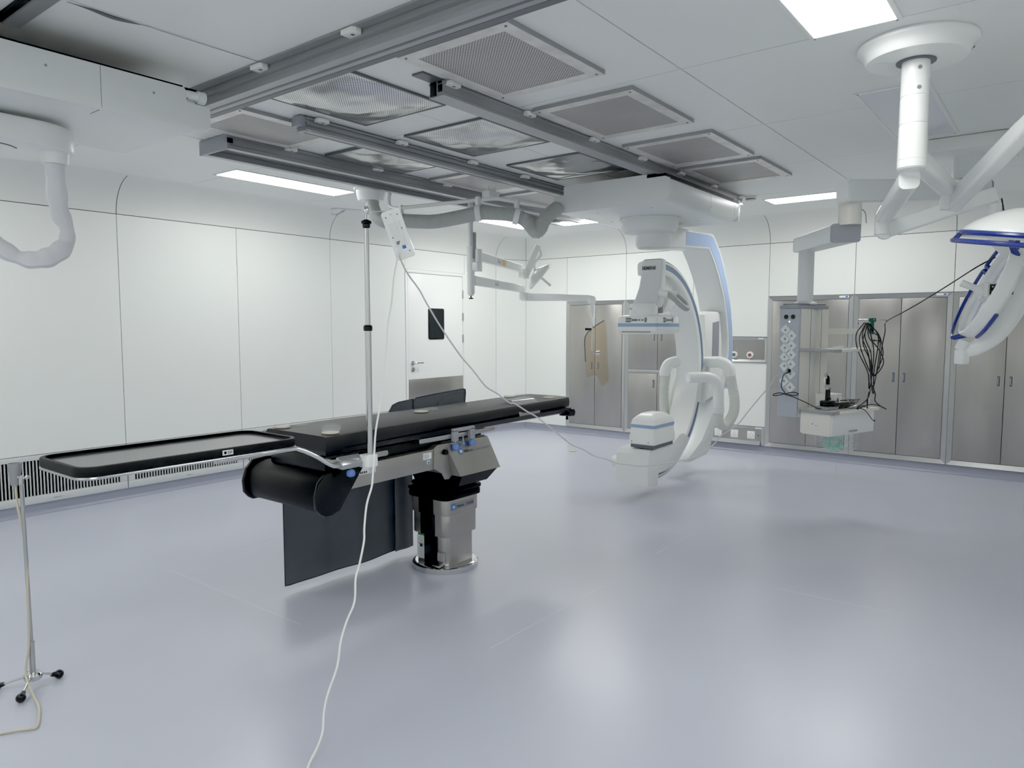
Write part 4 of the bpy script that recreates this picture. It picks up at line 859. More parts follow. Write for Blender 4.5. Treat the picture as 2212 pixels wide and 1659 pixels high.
def apron(o, nm):
    b = MB(); b.prism(o, 'y', 3.465, 3.478, .004); b.build(nm, M['lead'], ta)
    b = MB(); b.tube([(x, 3.4645, z) for x, z in o], .0035, 6, smooth=False, closed=True); b.build('stitched_edge', M['leadedge'], ta)
apron([(3.145, .82), (3.165, .95), (3.195, .99), (3.24, 1.004), (3.378, 1.016), (3.385, .82)], 'apron_panel')
apron([(3.375, .82), (3.375, 1.0), (3.405, 1.020), (3.60, 1.034), (3.88, 1.050), (3.905, 1.045), (3.908, 1.02), (3.885, .82)], 'apron_panel')
b = MB(); b.prism([(3.60, .83), (3.62, .97), (3.68, 1.005), (3.87, 1.018), (3.865, .83)], 'y', 3.458, 3.466, .003); b.build('front_pocket', M['lead'], ta)
# clear plastic sheet bent over the mattress edge
b = MB()
prof = [(3.085, .993), (3.03, 1.003), (2.985, 1.002), (2.945, .990), (2.915, .967), (2.897, .935), (2.892, .90), (2.905, .870)]
b.loft([[(3.805+.01*i*(1 if i < 3 else 0), y, z), (4.085-.004*(i-3)**2*.5, y+.018, z)] for i, (y, z) in enumerate(prof)], closed=False); tag(b.build('clear_plastic_sheet', M['clear']), 'clear plastic sheet bent over the near edge of the mattress towards its right end', 'plastic sheet')
# petri dishes with lids on the mattress
def petri(x, y, z, label, lid=None, lidlabel=None, agar='agar', lean=0):
    t = thing('petri_dish', (x, y, z), label, 'petri dish', 'petri dishes')
    b = MB(); b.lathe([(.001, .0005), (.044, .0005), (.045, .002), (.045, .015), (.0435, .015), (.0435, .002), (.001, .002)], (x, y, z), n=36); b.build('dish', M['dish'], t)
    b = MB(); b.lathe([(.001, .0021), (.0432, .0021), (.0432, .0065), (.001, .0065)], (x, y, z), n=32); b.build('agar', M[agar], t)
    if lid:
        lx_, ly_ = lid; b = MB(); ax = Vector((-.25*lean, -.25*lean, 1)).normalized()
        b.lathe([(.001, .0), (.046, .0), (.047, .002), (.047, .010), (.0455, .010), (.0455, .0015), (.001, .0015)], (lx_, ly_, z+(.0135 if lean else .0008)), ax, n=36)
        tag(b.build('glass_cover', M['dish']), lidlabel, 'glass lid', 'petri dish lids')
zt = .9755
petri(2.190, 3.215, zt, 'petri dish at the far left corner of the mattress', (2.31, 3.235), 'clear lid beside the petri dish at the far left mattress corner')
petri(2.215, 2.852, zt, 'petri dish at the near left corner of the mattress', (2.255, 2.895), 'clear lid leaning behind the petri dish at the near left mattress corner', lean=1)
petri(3.12, 3.13, zt, 'petri dish alone on the middle of the mattress', (3.245, 3.17), 'clear lid beside the petri dish on the middle of the mattress', lean=0)
petri(4.195, 3.28, zt, 'petri dish at the far right end of the mattress', (4.36, 3.30), 'clear lid beside the petri dish at the far right mattress end')
petri(4.31, 3.005, zt, 'petri dish at the near right end of the mattress', (4.42, 3.035), 'clear lid behind the petri dish at the near right mattress end')
petri(7.22, 4.68, .0007, 'yellowish petri dish lying on the floor in front of the cupboards', agar='agarg')
# ------------------------------------------------------------------ small chrome stand at the left
t = thing('funnel_stand', (1.03, 3.345, 0), 'thin chrome stand with a silver funnel at the left edge of the photo', 'stand')
X, Y = 1.052, 3.345
b = MB(); b.lathe([(.001, .035), (.030, .036), (.034, .042), (.034, .056), (.028, .064), (.012, .068)], (X, Y, 0), n=24); b.build('base_hub', M['chrome'], t)
for fx, fy in ((.974, 3.245), (1.148, 3.345), (.945, 3.428)):
    d = Vector((fx-X, fy-Y, 0)); L = d.length; d.normalize()
    b = MB(); b.cyl((X+d.x*.025, Y+d.y*.025, .050), (X+d.x*(L-.012), Y+d.y*(L-.012), .024), .0055, n=12); lg = b.build('leg', M['chrome'], t)
    b = MB(); b.ball((fx, fy, .019), .0185, 18); b.cyl((X+d.x*(L-.03), Y+d.y*(L-.03), .028), (fx, fy, .02), .008, .014, 14); b.build('ball_foot', M['black'], lg)
b = MB(); b.cyl((X, Y, .06), (X, Y, .195), .0115, n=18); b.cyl((X, Y, .19), (X, Y, .20), .013, n=18); b.build('lower_tube', M['steel2'], t)
b = MB(); b.cyl((X, Y, .195), (X-.004, Y, .875), .0075, n=14); b.build('upper_tube', M['steel2'], t)
b = MB(); b.cyl((X-.004, Y, .86), (X-.004, Y, .895), .010, n=14); b.cyl((X-.03, Y+.03, .885), (X+.006, Y-.01, .885), .005, n=10); b.ball((X+.012, Y-.014, .888), .009, 10); b.ball((X-.012, Y+.010, .890), .010, 10); b.build('funnel_bracket', M['chrome'], t)
fx, fy = X-.018, Y+.022
b = MB(); b.lathe([(.015, .855), (.017, .860), (.0245, .935), (.025, .946), (.022, .946), (.014, .870), (.001, .868)], (fx, fy, 0), n=28); b.build('funnel_cup', M['alu'], t)
hb = [(fx, fy, .862), (fx+.002, fy-.002, .78), (fx+.012, fy-.01, .68), (fx+.020, fy-.02, .55), (X-.008, Y-.014, .40), (X-.010, Y-.012, .25), (X-.014, Y-.010, .175), (X-.024, Y-.010, .12), (X-.030, Y-.020, .06), (X-.038, Y-.10, .02), (X-.055, Y-.22, .008), (.945, 2.99, .007), (.925, 2.985, .007), (.89, 3.01, .007), (.84, 3.04, .007), (.70, 3.12, .007), (.5, 3.2, .007)]
b = MB(); b.tube(hb, .0052, 10, 5); tag(b.build('rubber_tubing', M['hosebeige'], base=(X, Y, 0)), 'beige rubber tubing running down the thin chrome stand and onto the floor', 'tubing')
# ------------------------------------------------------------------ ceiling post with small lamp and amber shield
def beam(b, p, q, w, h0, h1=None, r=.3, n=4):
    """rounded rectangular bar from p to q; w wide, h high"""
    p = Vector(p); q = Vector(q); d = (q-p).normalized(); s = d.cross(Vector((0, 0, 1))).normalized(); u = s.cross(d); h1 = h1 or h0
    rr = lambda h: rrect(-w/2, -h/2, w/2, h/2, min(w, h)*r, n)
    b.loft([[p+s*x+u*z for x, z in rr(h0)], [q+s*x+u*z for x, z in rr(h1)]]); return b
t = thing('double_arm_post', (5.27, 4.595, 1.79), 'slim white ceiling post with two horizontal swivel arms behind the corrugated hose', 'ceiling mount')
X, Y = 5.27, 4.595
b = MB(); b.cyl((X, Y, 2.68), (X, Y, 1.80), .027, n=20); b.build('post', M['greyw'], t)
b = MB(); b.box((X+.012-.03, Y-.045, 2.15), (X+.03, Y-.025, 2.40), .004); b.build('post_slot', M['grey'], t)
b = MB(); b.cyl((X, Y, 2.27), (X, Y, 2.03), .040, n=20); b.box((X-.02, Y-.10, 2.03), (X+.06, Y+.02, 2.12), .02); b.cyl((X+.04, Y-.06, 2.24), (X+.04, Y-.06, 2.03), .038, n=18); b.cyl((X, Y, 2.03), (X, Y, 1.815), .036, n=20); b.build('arm_collar', M['white2'], t)
b = MB(); b.cyl((X, Y, 1.80), (X, Y, 1.775), .007, n=10); b.box((X-.022, Y-.022, 1.765), (X+.022, Y+.022, 1.777), .004, rot=.8); b.build('wing_screw', M['black'], t)
b = MB(); beam(b, (X+.05, Y-.05, 2.175), (6.135, 4.645, 2.115), .05, .092, .075, .15); b.cyl((6.141, 4.646, 2.13), (6.141, 4.646, 2.02), .030, n=18); b.build('upper_arm', M['white'], t)
b = MB(); beam(b, (X+.03, Y-.01, 1.945), (6.12, 4.63, 1.900), .05, .092, .075, .15); b.cyl((6.148, 4.638, 1.93), (6.148, 4.638, 1.79), .032, n=18); b.build('lower_arm', M['white'], t)
for (p, q, fr, z0) in (((X+.05, Y-.05, 2.175), (6.135, 4.645, 2.115), .42, 0), ((X+.03, Y-.01, 1.945), (6.12, 4.63, 1.900), .42, 1)):
    b = MB(); p = Vector(p); q = Vector(q); d = (q-p).normalized(); s = Vector((d.y, -d.x, 0)); m0 = p.lerp(q, fr)+s*.0265
    b.m(M['paper']).loft([[m0+s*k-d*.035+Vector((0, 0, -.03)), m0+s*k+d*.035+Vector((0, 0, -.03)), m0+s*k+d*.035+Vector((0, 0, .03)), m0+s*k-d*.035+Vector((0, 0, .03))] for k in (-.001, .0006)])
    b.m(M['ink'])
    for j in (-.02, 0, .02): b.loft([[m0+s*k+d*(j-.005)+Vector((0, 0, -.015)), m0+s*k+d*(j+.005)+Vector((0, 0, -.015)), m0+s*k+d*j+Vector((0, 0, .018))] for k in (-.0005, .0012)])
    if not z0: b.m(M['yellow']).loft([[m0+s*k+d*.06+Vector((0, 0, -.03)), m0+s*k+d*.13+Vector((0, 0, -.03)), m0+s*k+d*.13+Vector((0, 0, .028)), m0+s*k+d*.06+Vector((0, 0, .028))] for k in (-.001, .0006)])
    b.build('arm_sticker', None, t)
b = MB(); beam(b, (6.16, 4.60, 1.815), (6.20, 3.83, 1.785), .055, .085, .060, .2); b.cyl((6.155, 4.60, 1.86), (6.155, 4.60, 1.775), .045, n=20); b.ball((6.19, 3.80, 1.765), .045, 16, (1, 1, 1.1)); ra = b.build('shield_arm', M['white'], t)
letters('MAVIG', .045, (6.150, 4.33, 1.785), (.04, -.77, -.03), (0, 0, 1), M['inkg'], ra, xs=1.3)
# amber shield
t = thing('radiation_shield', (6.18, 3.76, .90), 'amber lead-acrylic shield plate hanging from the long swivel arm in front of the cupboards', 'radiation shield')
b = MB(); b.cyl((6.180, 3.783, 1.74), (6.180, 3.783, 1.665), .022, n=16); b.cyl((6.180, 3.783, 1.665), (6.180, 3.783, 1.595), .020, .009, 16); b.build('swivel_head', M['white'], t)
b = MB(); b.tube([(6.180, 3.783, 1.60), (6.180, 3.783, 1.42), (6.180, 3.783, 1.28), (6.183, 3.779, 1.245), (6.20, 3.758, 1.232), (6.215, 3.738, 1.232)], .008, 10); b.cyl((6.205, 3.752, 1.230), (6.226, 3.724, 1.230), .024, .028, 18); b.build('hanger_rod', M['chrome'], t)
b = MB(); b.cyl((6.135, 3.84, 1.475), (6.175, 3.79, 1.475), .013, .011, 12); b.build('handle_grip', M['black'], t)
gp = [(6.251, 3.689, 1.562), (6.263, 3.674, 1.525), (6.270, 3.662, 1.30), (6.284, 3.648, 0.991), (6.284, 3.647, 0.959), (6.262, 3.675, 0.925), (6.244, 3.698, 0.898), (6.232, 3.715, 0.915), (6.226, 3.722, 0.955), (6.212, 3.740, 0.998), (6.192, 3.766, 1.015), (6.17, 3.795, .998), (6.155, 3.813, 0.987), (6.147, 3.823, 1.010), (6.139, 3.834, 1.15), (6.133, 3.842, 1.34), (6.136, 3.838, 1.401), (6.150, 3.820, 1.44), (6.20, 3.755, 1.51)]
b = MB(); nn = Vector((-.79, -.61, 0))*.006
b.loft([[Vector(p)+nn*k for p in gp] for k in (-1, 1)]); b.build('shield_plate', M['leadglass'], t)
b = MB(); b.tube([Vector(p) for p in gp[14:19]+gp[:1]], .0055, 6, smooth=False); b.build('dark_edge', M['dgrey'], t)
# small exam lamp on the upper arm
t = thing('examination_lamp', (6.14, 4.45, 1.95), 'small white swivelling lamp head on its own spring arm beside the hose loop', 'lamp')
b = MB(); beam(b, (6.095, 4.555, 2.02), (6.170, 4.448, 2.345), .05, .075, .055, .25); b.cyl((6.10, 4.55, 2.00), (6.10, 4.55, 2.10), .035, n=16); b.build('spring_arm', M['white'], t)
b = MB(); b.tube([(6.178, 4.436, 2.33), (6.190, 4.420, 2.25), (6.17, 4.44, 2.21), (6.145, 4.475, 2.15), (6.13, 4.45, 2.05)], .014, 10); b.build('lamp_yoke', M['white'], t)
hn = Vector((.50, -.55, -.62)).normalized()
b = MB(); c0 = Vector((6.10, 4.375, 2.02)); b.lathe([(.02, -.075), (.07, -.06), (.14, -.02), (.165, .0), (.158, .018), (.001, .018)], c0, hn, 32); h = b.build('lamp_head', M['white'], t)
b = MB(); b.lathe([(.11, .0185), (.11, .020), (.001, .020)], c0, hn, 28); b.build('lamp_lens', M['lens'], h)
b = MB(); b.cyl(c0+hn*.018, c0+hn*.05, .014, n=14); b.cyl(c0+hn*.045, c0+hn*.15, .015, n=14); b.build('sterile_handle', M['white2'], h)
# ------------------------------------------------------------------ surgical lamp system
t = thing('surgical_lamp_mount', (3.70, .60, 2.2), 'thick glossy white ceiling column with round canopy and two lamp arms at the top right', 'lamp column')
X, Y = 3.70, .60
b = MB(); b.lathe([(.238, ZC-.001), (.242, ZC-.010), (.240, ZC-.020), (.226, ZC-.032), (.214, ZC-.045), (.208, ZC-.065), (.200, ZC-.074), (.08, ZC-.078), (.001, ZC-.078)], (X, Y, 0), n=72); cn = b.build('ceiling_canopy', M['white'], t)
b = MB()
for a in (-62, -68): b.cyl((X+.222*math.cos(math.radians(a)), Y+.222*math.sin(math.radians(a)), ZC-.040), (X+.222*math.cos(math.radians(a)), Y+.222*math.sin(math.radians(a)), ZC-.015), .006, n=10)
b.build('canopy_screws', M['dgrey'], cn)
b = MB(); b.lathe([(.080, ZC-.0775), (.080, ZC-.083), (.05, ZC-.083)], (X, Y, 0), n=48); b.build('dark_ring', M['dgrey'], t)
b = MB(); b.lathe([(.057, ZC-.08), (.058, 2.521), (.056, 2.519), (.056, 2.515), (.058, 2.513), (.058, 2.401), (.056, 2.399), (.056, 2.395), (.058, 2.393), (.060, 2.245), (.0585, 2.243), (.060, 2.241), (.060, 2.21), (.055, 2.203), (.001, 2.203)], (X, Y, 0), n=48); col = b.build('column_tube', M['white'], t)
b = MB()
for z in (2.632, 2.547):
    b = MB(); dd = Vector((-.9, -.43, 0)).normalized(); p = Vector((X, Y, z))+dd*.057; b.cyl(p, p+dd*.002, .009, n=14); b.build('column_screw', M['alu'], col)
# lower arm (runs away from the column) and its elbow
b = MB(); beam(b, (3.72, .61, 2.165), (4.78, .912, 2.150), .085, .085, .075, .3); b.build('lower_arm', M['white'], t)
b = MB(); b.cyl((4.80, .918, 2.19), (4.80, .918, 2.05), .045, n=22); b.build('lower_elbow', M['white'], t)
b = MB(); beam(b, (4.81, .89, 2.080), (4.965, .375, 2.250), .07, .095, .085, .25); b.cyl((4.79, .90, 2.075), (4.84, .915, 2.075), .052, n=24); b.build('lower_spring_arm', M['white'], t)
b = MB(); beam(b, (3.73, .595, 2.265), (4.52, .553, 2.235), .085, .085, .08, .3); b.build('upper_arm', M['white'], t)
b = MB(); b.cyl((4.545, .547, 2.275), (4.545, .547, 2.13), .045, n=22); b.cyl((4.49, .55, 2.165), (4.62, .52, 2.165), .042, n=24); b.build('upper_elbow', M['white'], t)
b = MB(); beam(b, (4.55, .53, 2.165), (3.86, .20, 2.345), .075, .10, .085, .25); beam(b, (3.86, .20, 2.345), (3.72, .13, 2.38), .075, .085, .085); b.build('upper_spring_arm', M['white'], t)
b = MB(); b.tube([(3.74, .14, 2.38), (3.70, .10, 2.36), (3.72, .06, 2.25), (3.9, .06, 2.13), (4.04, .15, 2.08)], .03, 14); b.build('lamp_bracket', M['white'], t)
# horizontal lamp head at the right edge
def lamp_head(root, c, n, R, mk='white'):
    c = Vector(c); n = Vector(n).normalized()
    b = MB(); b.lathe([(.06, -.125), (.10, -.12), (R*.6, -.095), (R*.85, -.055), (R*.96, -.03), (R, -.01), (R, .012), (R*.97, .02), (R*.90, .02)], c, n, 64); h = b.build('lamp_housing', M[mk], root, ang=40)
    b = MB(); b.lathe([(R*.905, .0), (R*.905, .018), (R*.88, .012), (.001, .008)], c, n, 48); b.build('lamp_lens', M['lens'], h)
    return h
t = thing('surgical_lamp', (4.05, .165, 1.88), 'round surgical lamp seen edge-on with double navy rim at the right edge of the photo', 'surgical lamp')
c = Vector((4.05, .150, 1.905)); R = .285
ln = Vector((.088, .155, -1)).normalized(); e1 = (Vector((1, 0, 0))-ln*ln.x).normalized(); e2 = ln.cross(e1)
h = lamp_head(t, c, ln, R)
def ringp(r, a, dn): return c+e1*(r*math.cos(a))+e2*(r*math.sin(a))+ln*dn
b = MB(); b.tube([ringp(R+.004, 2*PI*k/60, 0) for k in range(60)], .012, 8, smooth=False, closed=True); b.build('navy_rim', M['navy'], t)
b = MB(); b.tube([ringp(R+.030, 2*PI*k/60, .040) for k in range(60)], .011, 10, smooth=False, closed=True)
for a in (15, 105, 180, 255, 345):
    a = math.radians(a); b.cyl(ringp(R+.028, a, .040), ringp(R, a, .0), .011, n=10)
b.build('navy_handrail', M['navy'], t)
b = MB(); b.cyl(c+ln*.005, c+ln*.03, .05, .03, 20); b.cyl(c+ln*.03, c+ln*.13, .018, n=16); b.build('sterile_handle', M['white2'], t)
# tilted lamp head
t = thing('surgical_lamp', (5.0, .42, 1.35), 'tilted round surgical lamp facing left, with control panel, at the right edge of the photo', 'surgical lamp')
c = Vector((5.03, .40, 1.70)); n = Vector((-.24, .87, .40)).normalized(); R = .275
up = (Vector((0, 0, 1))-n*n.z).normalized(); sd = n.cross(up)
b = MB(); b.lathe([(.05, -.10), (R*.5, -.095), (R*.8, -.08), (R*.97, -.055), (R, -.03), (R, .008), (R*.985, .016), (R*.93, .016), (R*.90, .004), (R*.90, -.02)], c, n, 64); h = b.build('lamp_housing', M['white'], t, ang=40)
b = MB(); b.lathe([(R*.90, -.012), (R*.85, -.020), (.001, -.022)], c, n, 48); b.build('lamp_lens', M['lens'], h)
b = MB()
for a in (20, 140, 260): 
    d = up*math.cos(math.radians(a))+sd*math.sin(math.radians(a)); b.cyl(c+d*.05-n*.018, c+d*R*.86-n*.016, .0018, n=6)
b.build('lens_ribs', M['grey'], h)
b = MB(); b.lathe([(.062, -.02), (.062, .0), (.055, .004), (.055, .010), (.060, .012), (.060, .018), (.050, .024), (.030, .050), (.022, .058)], c, n, 32); b.cyl(c+n*.055, c+n*.14, .019, .021, 18); b.build('sterile_handle', M['white2'], t)
b = MB()
for a0, a1 in ((8, 56), (62, 172), (-34, -10)):
    pts = [c+n*.030+(up*math.cos(math.radians(a))+sd*math.sin(math.radians(a)))*(R+.034) for a in range(a0, a1+1, 6)]
    b.tube(pts, .011, 10, smooth=False)
    for a in (a0, a1):
        d = up*math.cos(math.radians(a))+sd*math.sin(math.radians(a)); b.cyl(c+n*.030+d*(R+.034), c-n*.02+d*(R-.01), .014, .020, 10)
b.build('navy_handrail', M['navy'], t)
b = MB()
b.tube([c-n*.062+(up*math.cos(math.radians(a))+sd*math.sin(math.radians(a)))*(R*.97) for a in range(196, 250, 6)], .012, 8, smooth=False); b.build('navy_back_trim', M['navy'], t)
# bracket behind: from the lower rim round the back and up to the spring arm
b = MB(); pts = [c-up*(R+.055)-n*.03, c-up*(R+.06)-n*.08, c-up*.20-n*.150, c+up*.0-n*.165, c+up*.20-n*.13, Vector((4.99, .37, 2.02)), Vector((4.968, .372, 2.20))]
rs = [.034, .040, .055, .062, .055, .040, .036]; P = catmull(pts, 6)
def rad(u): 
    k = u*(len(rs)-1); i = min(int(k), len(rs)-2); return rs[i]+(rs[i+1]-rs[i])*(k-i)
b.tube(P, rad, 16, smooth=False, flat=.55); b.build('yoke', M['white'], t)
b = MB(); b.lathe([(.03, -.03), (.034, -.02), (.034, .02), (.03, .03)], c-up*(R+.055)-n*.03, up, 16); q = c-up*(R+.10)-n*.05
b.box(q+Vector((-.03, -.03, -.06)), q+Vector((.03, .03, .03)), .01, rot=-.6); b.build('lower_joint', M['white2'], t)
pc = Vector((4.862, .322, 1.706)); px_d = Vector((.60, -.79, 0)).normalized(); pn = Vector((-.79, -.60, -.02)).normalized(); pu = px_d.cross(pn)*-1
pu = Vector((0, 0, 1))
def pbox(b, x0, x1, z0, z1, n0, n1): b.loft([[pc+px_d*x+pu*z+pn*k for x, z in rrect(x0, z0, x1, z1, .004, 3)] for k in (n0, n1)])
b = MB(); pbox(b, -.076, .076, -.038, .040, -.02, .012); pl_ = b.build('control_panel', M['cream'], t)
b = MB(); pbox(b, -.066, .066, -.029, .030, .0115, .0135); b.build('panel_screen', M['screen'], pl_)
b = MB()
for x, z in ((-.05, .016), (-.052, -.012), (-.03, -.012), (-.008, -.012), (.012, -.012), (.030, -.012), (.050, -.012)): pbox(b, x-.004, x+.004, z-.004, z+.004, .0134, .0142)
for x0, x1 in ((-.03, -.005), (.008, .034)): pbox(b, x0, x1, .004, .008, .0134, .0142)
b.build('panel_icons', M['greyw'], pl_)
# ------------------------------------------------------------------ equipment pendant
O = Vector((6.0, 1.69, 0)); U = Vector((.9455, -.3256, 0)); V = Vector((.3256, .9455, 0))
def L(u, v, z): return O+U*u+V*v+Vector((0, 0, z))
def lp(b, poly, z0, z1, bev=0):   # prism from local (u,v) outline
    nb = MB(); nb.prism(poly, 'z', z0, z1, bev)
    mp = {}
    for v in nb.bm.verts: mp[v] = b.v(L(v.co.x, v.co.y, v.co.z))
    for f in nb.bm.faces: b.face([mp[v] for v in f.verts])
    nb.bm.free(); return b
def lb(b, u0, u1, v0, v1, z0, z1, bev=0): return lp(b, [(u0, v0), (u1, v0), (u1, v1), (u0, v1)], z0, z1, bev)
t = thing('equipment_pendant', (6.0, 1.69, .66), 'white ceiling pendant with a socket column, two shelves and a drawer', 'equipment pendant')
b = MB(); mo = Vector((5.86, .585, 0))
b.box((5.60, .34, ZC-.095), (6.12, .83, ZC-.001), .02); b.build('ceiling_cover', M['white2'], t)
b = MB(); b.cyl((5.86, .585, 2.66), (5.86, .585, 2.50), .115, n=36); b.cyl((5.86, .585, 2.50), (5.86, .585, 2.38), .075, n=30); b.build('mount_cylinder', M['greyw'], t)
b = MB(); beam(b, (5.98, .515, 2.44), (4.83, 1.155, 2.335), .10, .135, .135, .12); b.build('upper_arm', M['greyw'], t)
b = MB(); d = (Vector((4.83, 1.155, 2.335))-Vector((5.98, .515, 2.44))).normalized(); e = Vector((4.83, 1.155, 2.335)); beam(b, e, e+d*.008, .092, .128, .128, .25); b.build('arm_end_cap', M['greyw'], t); b = MB(); e2 = Vector((5.98, .515, 2.44)); beam(b, e2-d*.02, e2, .10, .135); b.build('arm_end_cap', M['grey'], t)
b = MB(); b.cyl((4.955, 1.14, 2.27), (4.955, 1.14, 2.14), .068, n=28); b.build('middle_joint', M['cream'], t)
b = MB(); p = Vector((4.955, 1.165, 2.093)); q = Vector((6.07, 1.725, 2.155)); beam(b, p, q, .17, .115, .115, .12); b.build('lower_arm', M['greyw'], t)
d = (q-p).normalized(); b = MB(); beam(b, p-d*.030, p, .175, .118, .118, .14); b.build('arm_end_cap', M['grey'], t); b = MB(); beam(b, q, q+d*.02, .17, .115, .115, .14); b.build('arm_end_cap', M['grey'], t)
b = MB(); b.cyl((6.0, 1.69, 2.11), (6.0, 1.69, 1.69), .060, n=32); b.lathe([(.060, 1.70), (.085, 1.69), (.09, 1.675)], (6.0, 1.69, 0), n=32); b.build('drop_tube', M['greyw'], t)
b = MB(); lp(b, [(-.195, -.075), (-.18, -.09), (.18, -.09), (.195, -.075), (.195, .09), (-.195, .09)], 1.640, 1.668, .006); lp(b, [(-.17, -.075), (.17, -.075), (.17, .08), (-.17, .08)], 1.668, 1.685, .008); b.build('column_top_cap', M['grey'], t)
zb, zt = .786, 1.640
b = MB(); lb(b, -.19, -.17, -.088, .09, zb, zt, .003); b.build('socket_panel', M['panelgrey'], t)
b = MB(); lb(b, -.170, -.02, -.090, .085, zb, zt, .006); lb(b, .08, .19, -.090, .085, zb+.07, zt, .006); b.build('column_cover', M['cream'], t)
b = MB(); lb(b, -.02, .08, -.055, .08, zb+.07, zt); b.build('recessed_channel', M['grey'] if False else M['greyw'], t)
b = MB(); lb(b, -.046, -.042, -.0915, -.0895, zb, zt); lb(b, .092, .096, -.0915, -.0895, zb+.08, zt); b.build('cover_grooves', M['inkg'], t)
def on_left(b, v, z, s, thick=.008, round_=False):
    P = [(s, 0), (0, s), (-s, 0), (0, -s)] if not round_ else [(s*math.cos(2*PI*k/16), s*math.sin(2*PI*k/16)) for k in range(16)]
    b.loft([[L(-.190-k, v+a, z+c_) for a, c_ in P] for k in (0, thick)])
zz = lambda py: 1.5-(py-705.5)*5.80/1554
for i, py in enumerate((712.7, 731.5, 750.6, 770, 789, 821)):
    b = MB(); on_left(b, .030, zz(py), .047); s = b.build('socket', M['greyw'], t); b = MB(); on_left(b, .030, zz(py), .010, .0086, True); b.build('socket_slots', M['grey'], s)
for i, py in enumerate((725, 745.5, 765, 784.5, 805, 833.5)):
    b = MB(); on_left(b, -.027, zz(py), .047); s = b.build('socket', M['greyw'], t); b = MB(); on_left(b, -.027, zz(py), .010, .0086, True); b.build('socket_slots', M['grey'], s)
for v in (.03, -.032): b = MB(); on_left(b, v, zz(685), .018, .006, True); b.build('gas_socket', M['black'], t)
b = MB(); on_left(b, .0, zz(695), .005, .003, True); b.build('indicator_light', mat('indicator', (240, 250, 255), .3, emit=(230, 245, 255), es=3), t)
def shelf(zt_, name):
    s = MB(); lb(s, -.18, .43, -.40, -.092, zt_-.022, zt_, .003); so = s.build(name, M['cream'], t)
    b = MB(); lb(b, -.186, -.172, -.095, -.088+.0, zt_-.026, zt_+.002); lb(b, -.187, -.179, -.405, -.09, zt_-.024, zt_+.002, .002); lb(b, -.187, -.12, -.408, -.399, zt_-.024, zt_+.002, .002); b.build('shelf_rail', M['alu'], so)
    b = MB()
    for v in (-.12, -.36): b.loft([[L(-.1875-k, v+.008*math.cos(a), zt_-.011+.008*math.sin(a)) for a in [2*PI*j/12 for j in range(12)]] for k in (0, .002)])
    b.build('shelf_screws', M['grey'], so); return so
shelf(1.330, 'upper_shelf'); shelf(.860, 'lower_shelf')
b = MB(); lb(b, -.165, -.155, -.36, -.12, .665, .838, .002); b.build('drawer_side', M['cream'], t)
b = MB(); lb(b, -.155, .40, -.375, -.10, .668, .838, .006); dr = b.build('drawer', M['greyw'], t)
b = MB(); lb(b, .06, .16, -.388, -.374, .690, .700, .003); b.build('drawer_handle', M['grey'], dr)
b = MB()
b.m(M['paper']); b.loft([[L(-.1655-k, v, z) for v, z in ((-.26, .735), (-.20, .735), (-.20, .760), (-.26, .760))] for k in (0, .001)])
b.m(M['inkg']); b.loft([[L(-.1662-k, v, z) for v, z in ((-.255, .738), (-.235, .738), (-.235, .742), (-.255, .742))] for k in (0, .001)]); b.loft([[L(-.1662-k, v, z) for v, z in ((-.22, .745), (-.21, .745), (-.21, .755), (-.22, .755))] for k in (0, .001)])
b.build('drawer_sticker', None, t)
# side arm and infusion pole
b = MB(); lb(b, .195, .235, -.06, .0, 1.445, 1.50, .004); lb(b, .195, .24, -.05, -.01, 1.385, 1.435, .004); pA = L(.2, -.03, 1.462); pB = Vector((6.075, 1.225, 1.462)); beam(b, pA, pB, .02, .040, .040, .1); b.build('side_arm', M['cream'], t)
pX, pY = 6.083, 1.213
b = MB(); b.cyl((pX, pY, .862), (pX, pY, 1.56), .009, n=14); b.build('infusion_pole', M['chrome'], t)
b = MB(); c1 = Vector((6.022, 1.296, 1.552)); c2 = Vector((6.150, 1.128, 1.552))
b.tube([c1+Vector((0, 0, -.035)), c1+Vector((-.002, .003, -.004)), c1, c2, c2+Vector((.002, -.003, -.004)), c2+Vector((0, 0, -.03))], .0045, 8, smooth=False)
b.tube([Vector((6.05, 1.19, 1.552)), Vector((6.116, 1.236, 1.552))], .004, 8, smooth=False)
b.cyl(c1+Vector((0, 0, -.035)), c1+Vector((-.015, 0, -.02)), .004, n=8); b.build('pole_hooks', M['chrome'], t)
tg = thing('green_clip', (6.08, 1.21, 1.45), 'green plastic clip at the top of the pendant infusion pole', 'clip')
b = MB(); b.box((6.058, 1.195, 1.535), (6.108, 1.225, 1.568), .006, rot=-.9); b.box((6.070, 1.198, 1.44), (6.096, 1.224, 1.54), .006, rot=-.9); b.build('clip_body', M['green'], tg)
b = MB(); b.cyl((6.06, 1.20, 1.47), (6.105, 1.225, 1.47), .008, n=10); b.build('clip_pin', M['dull'], tg)
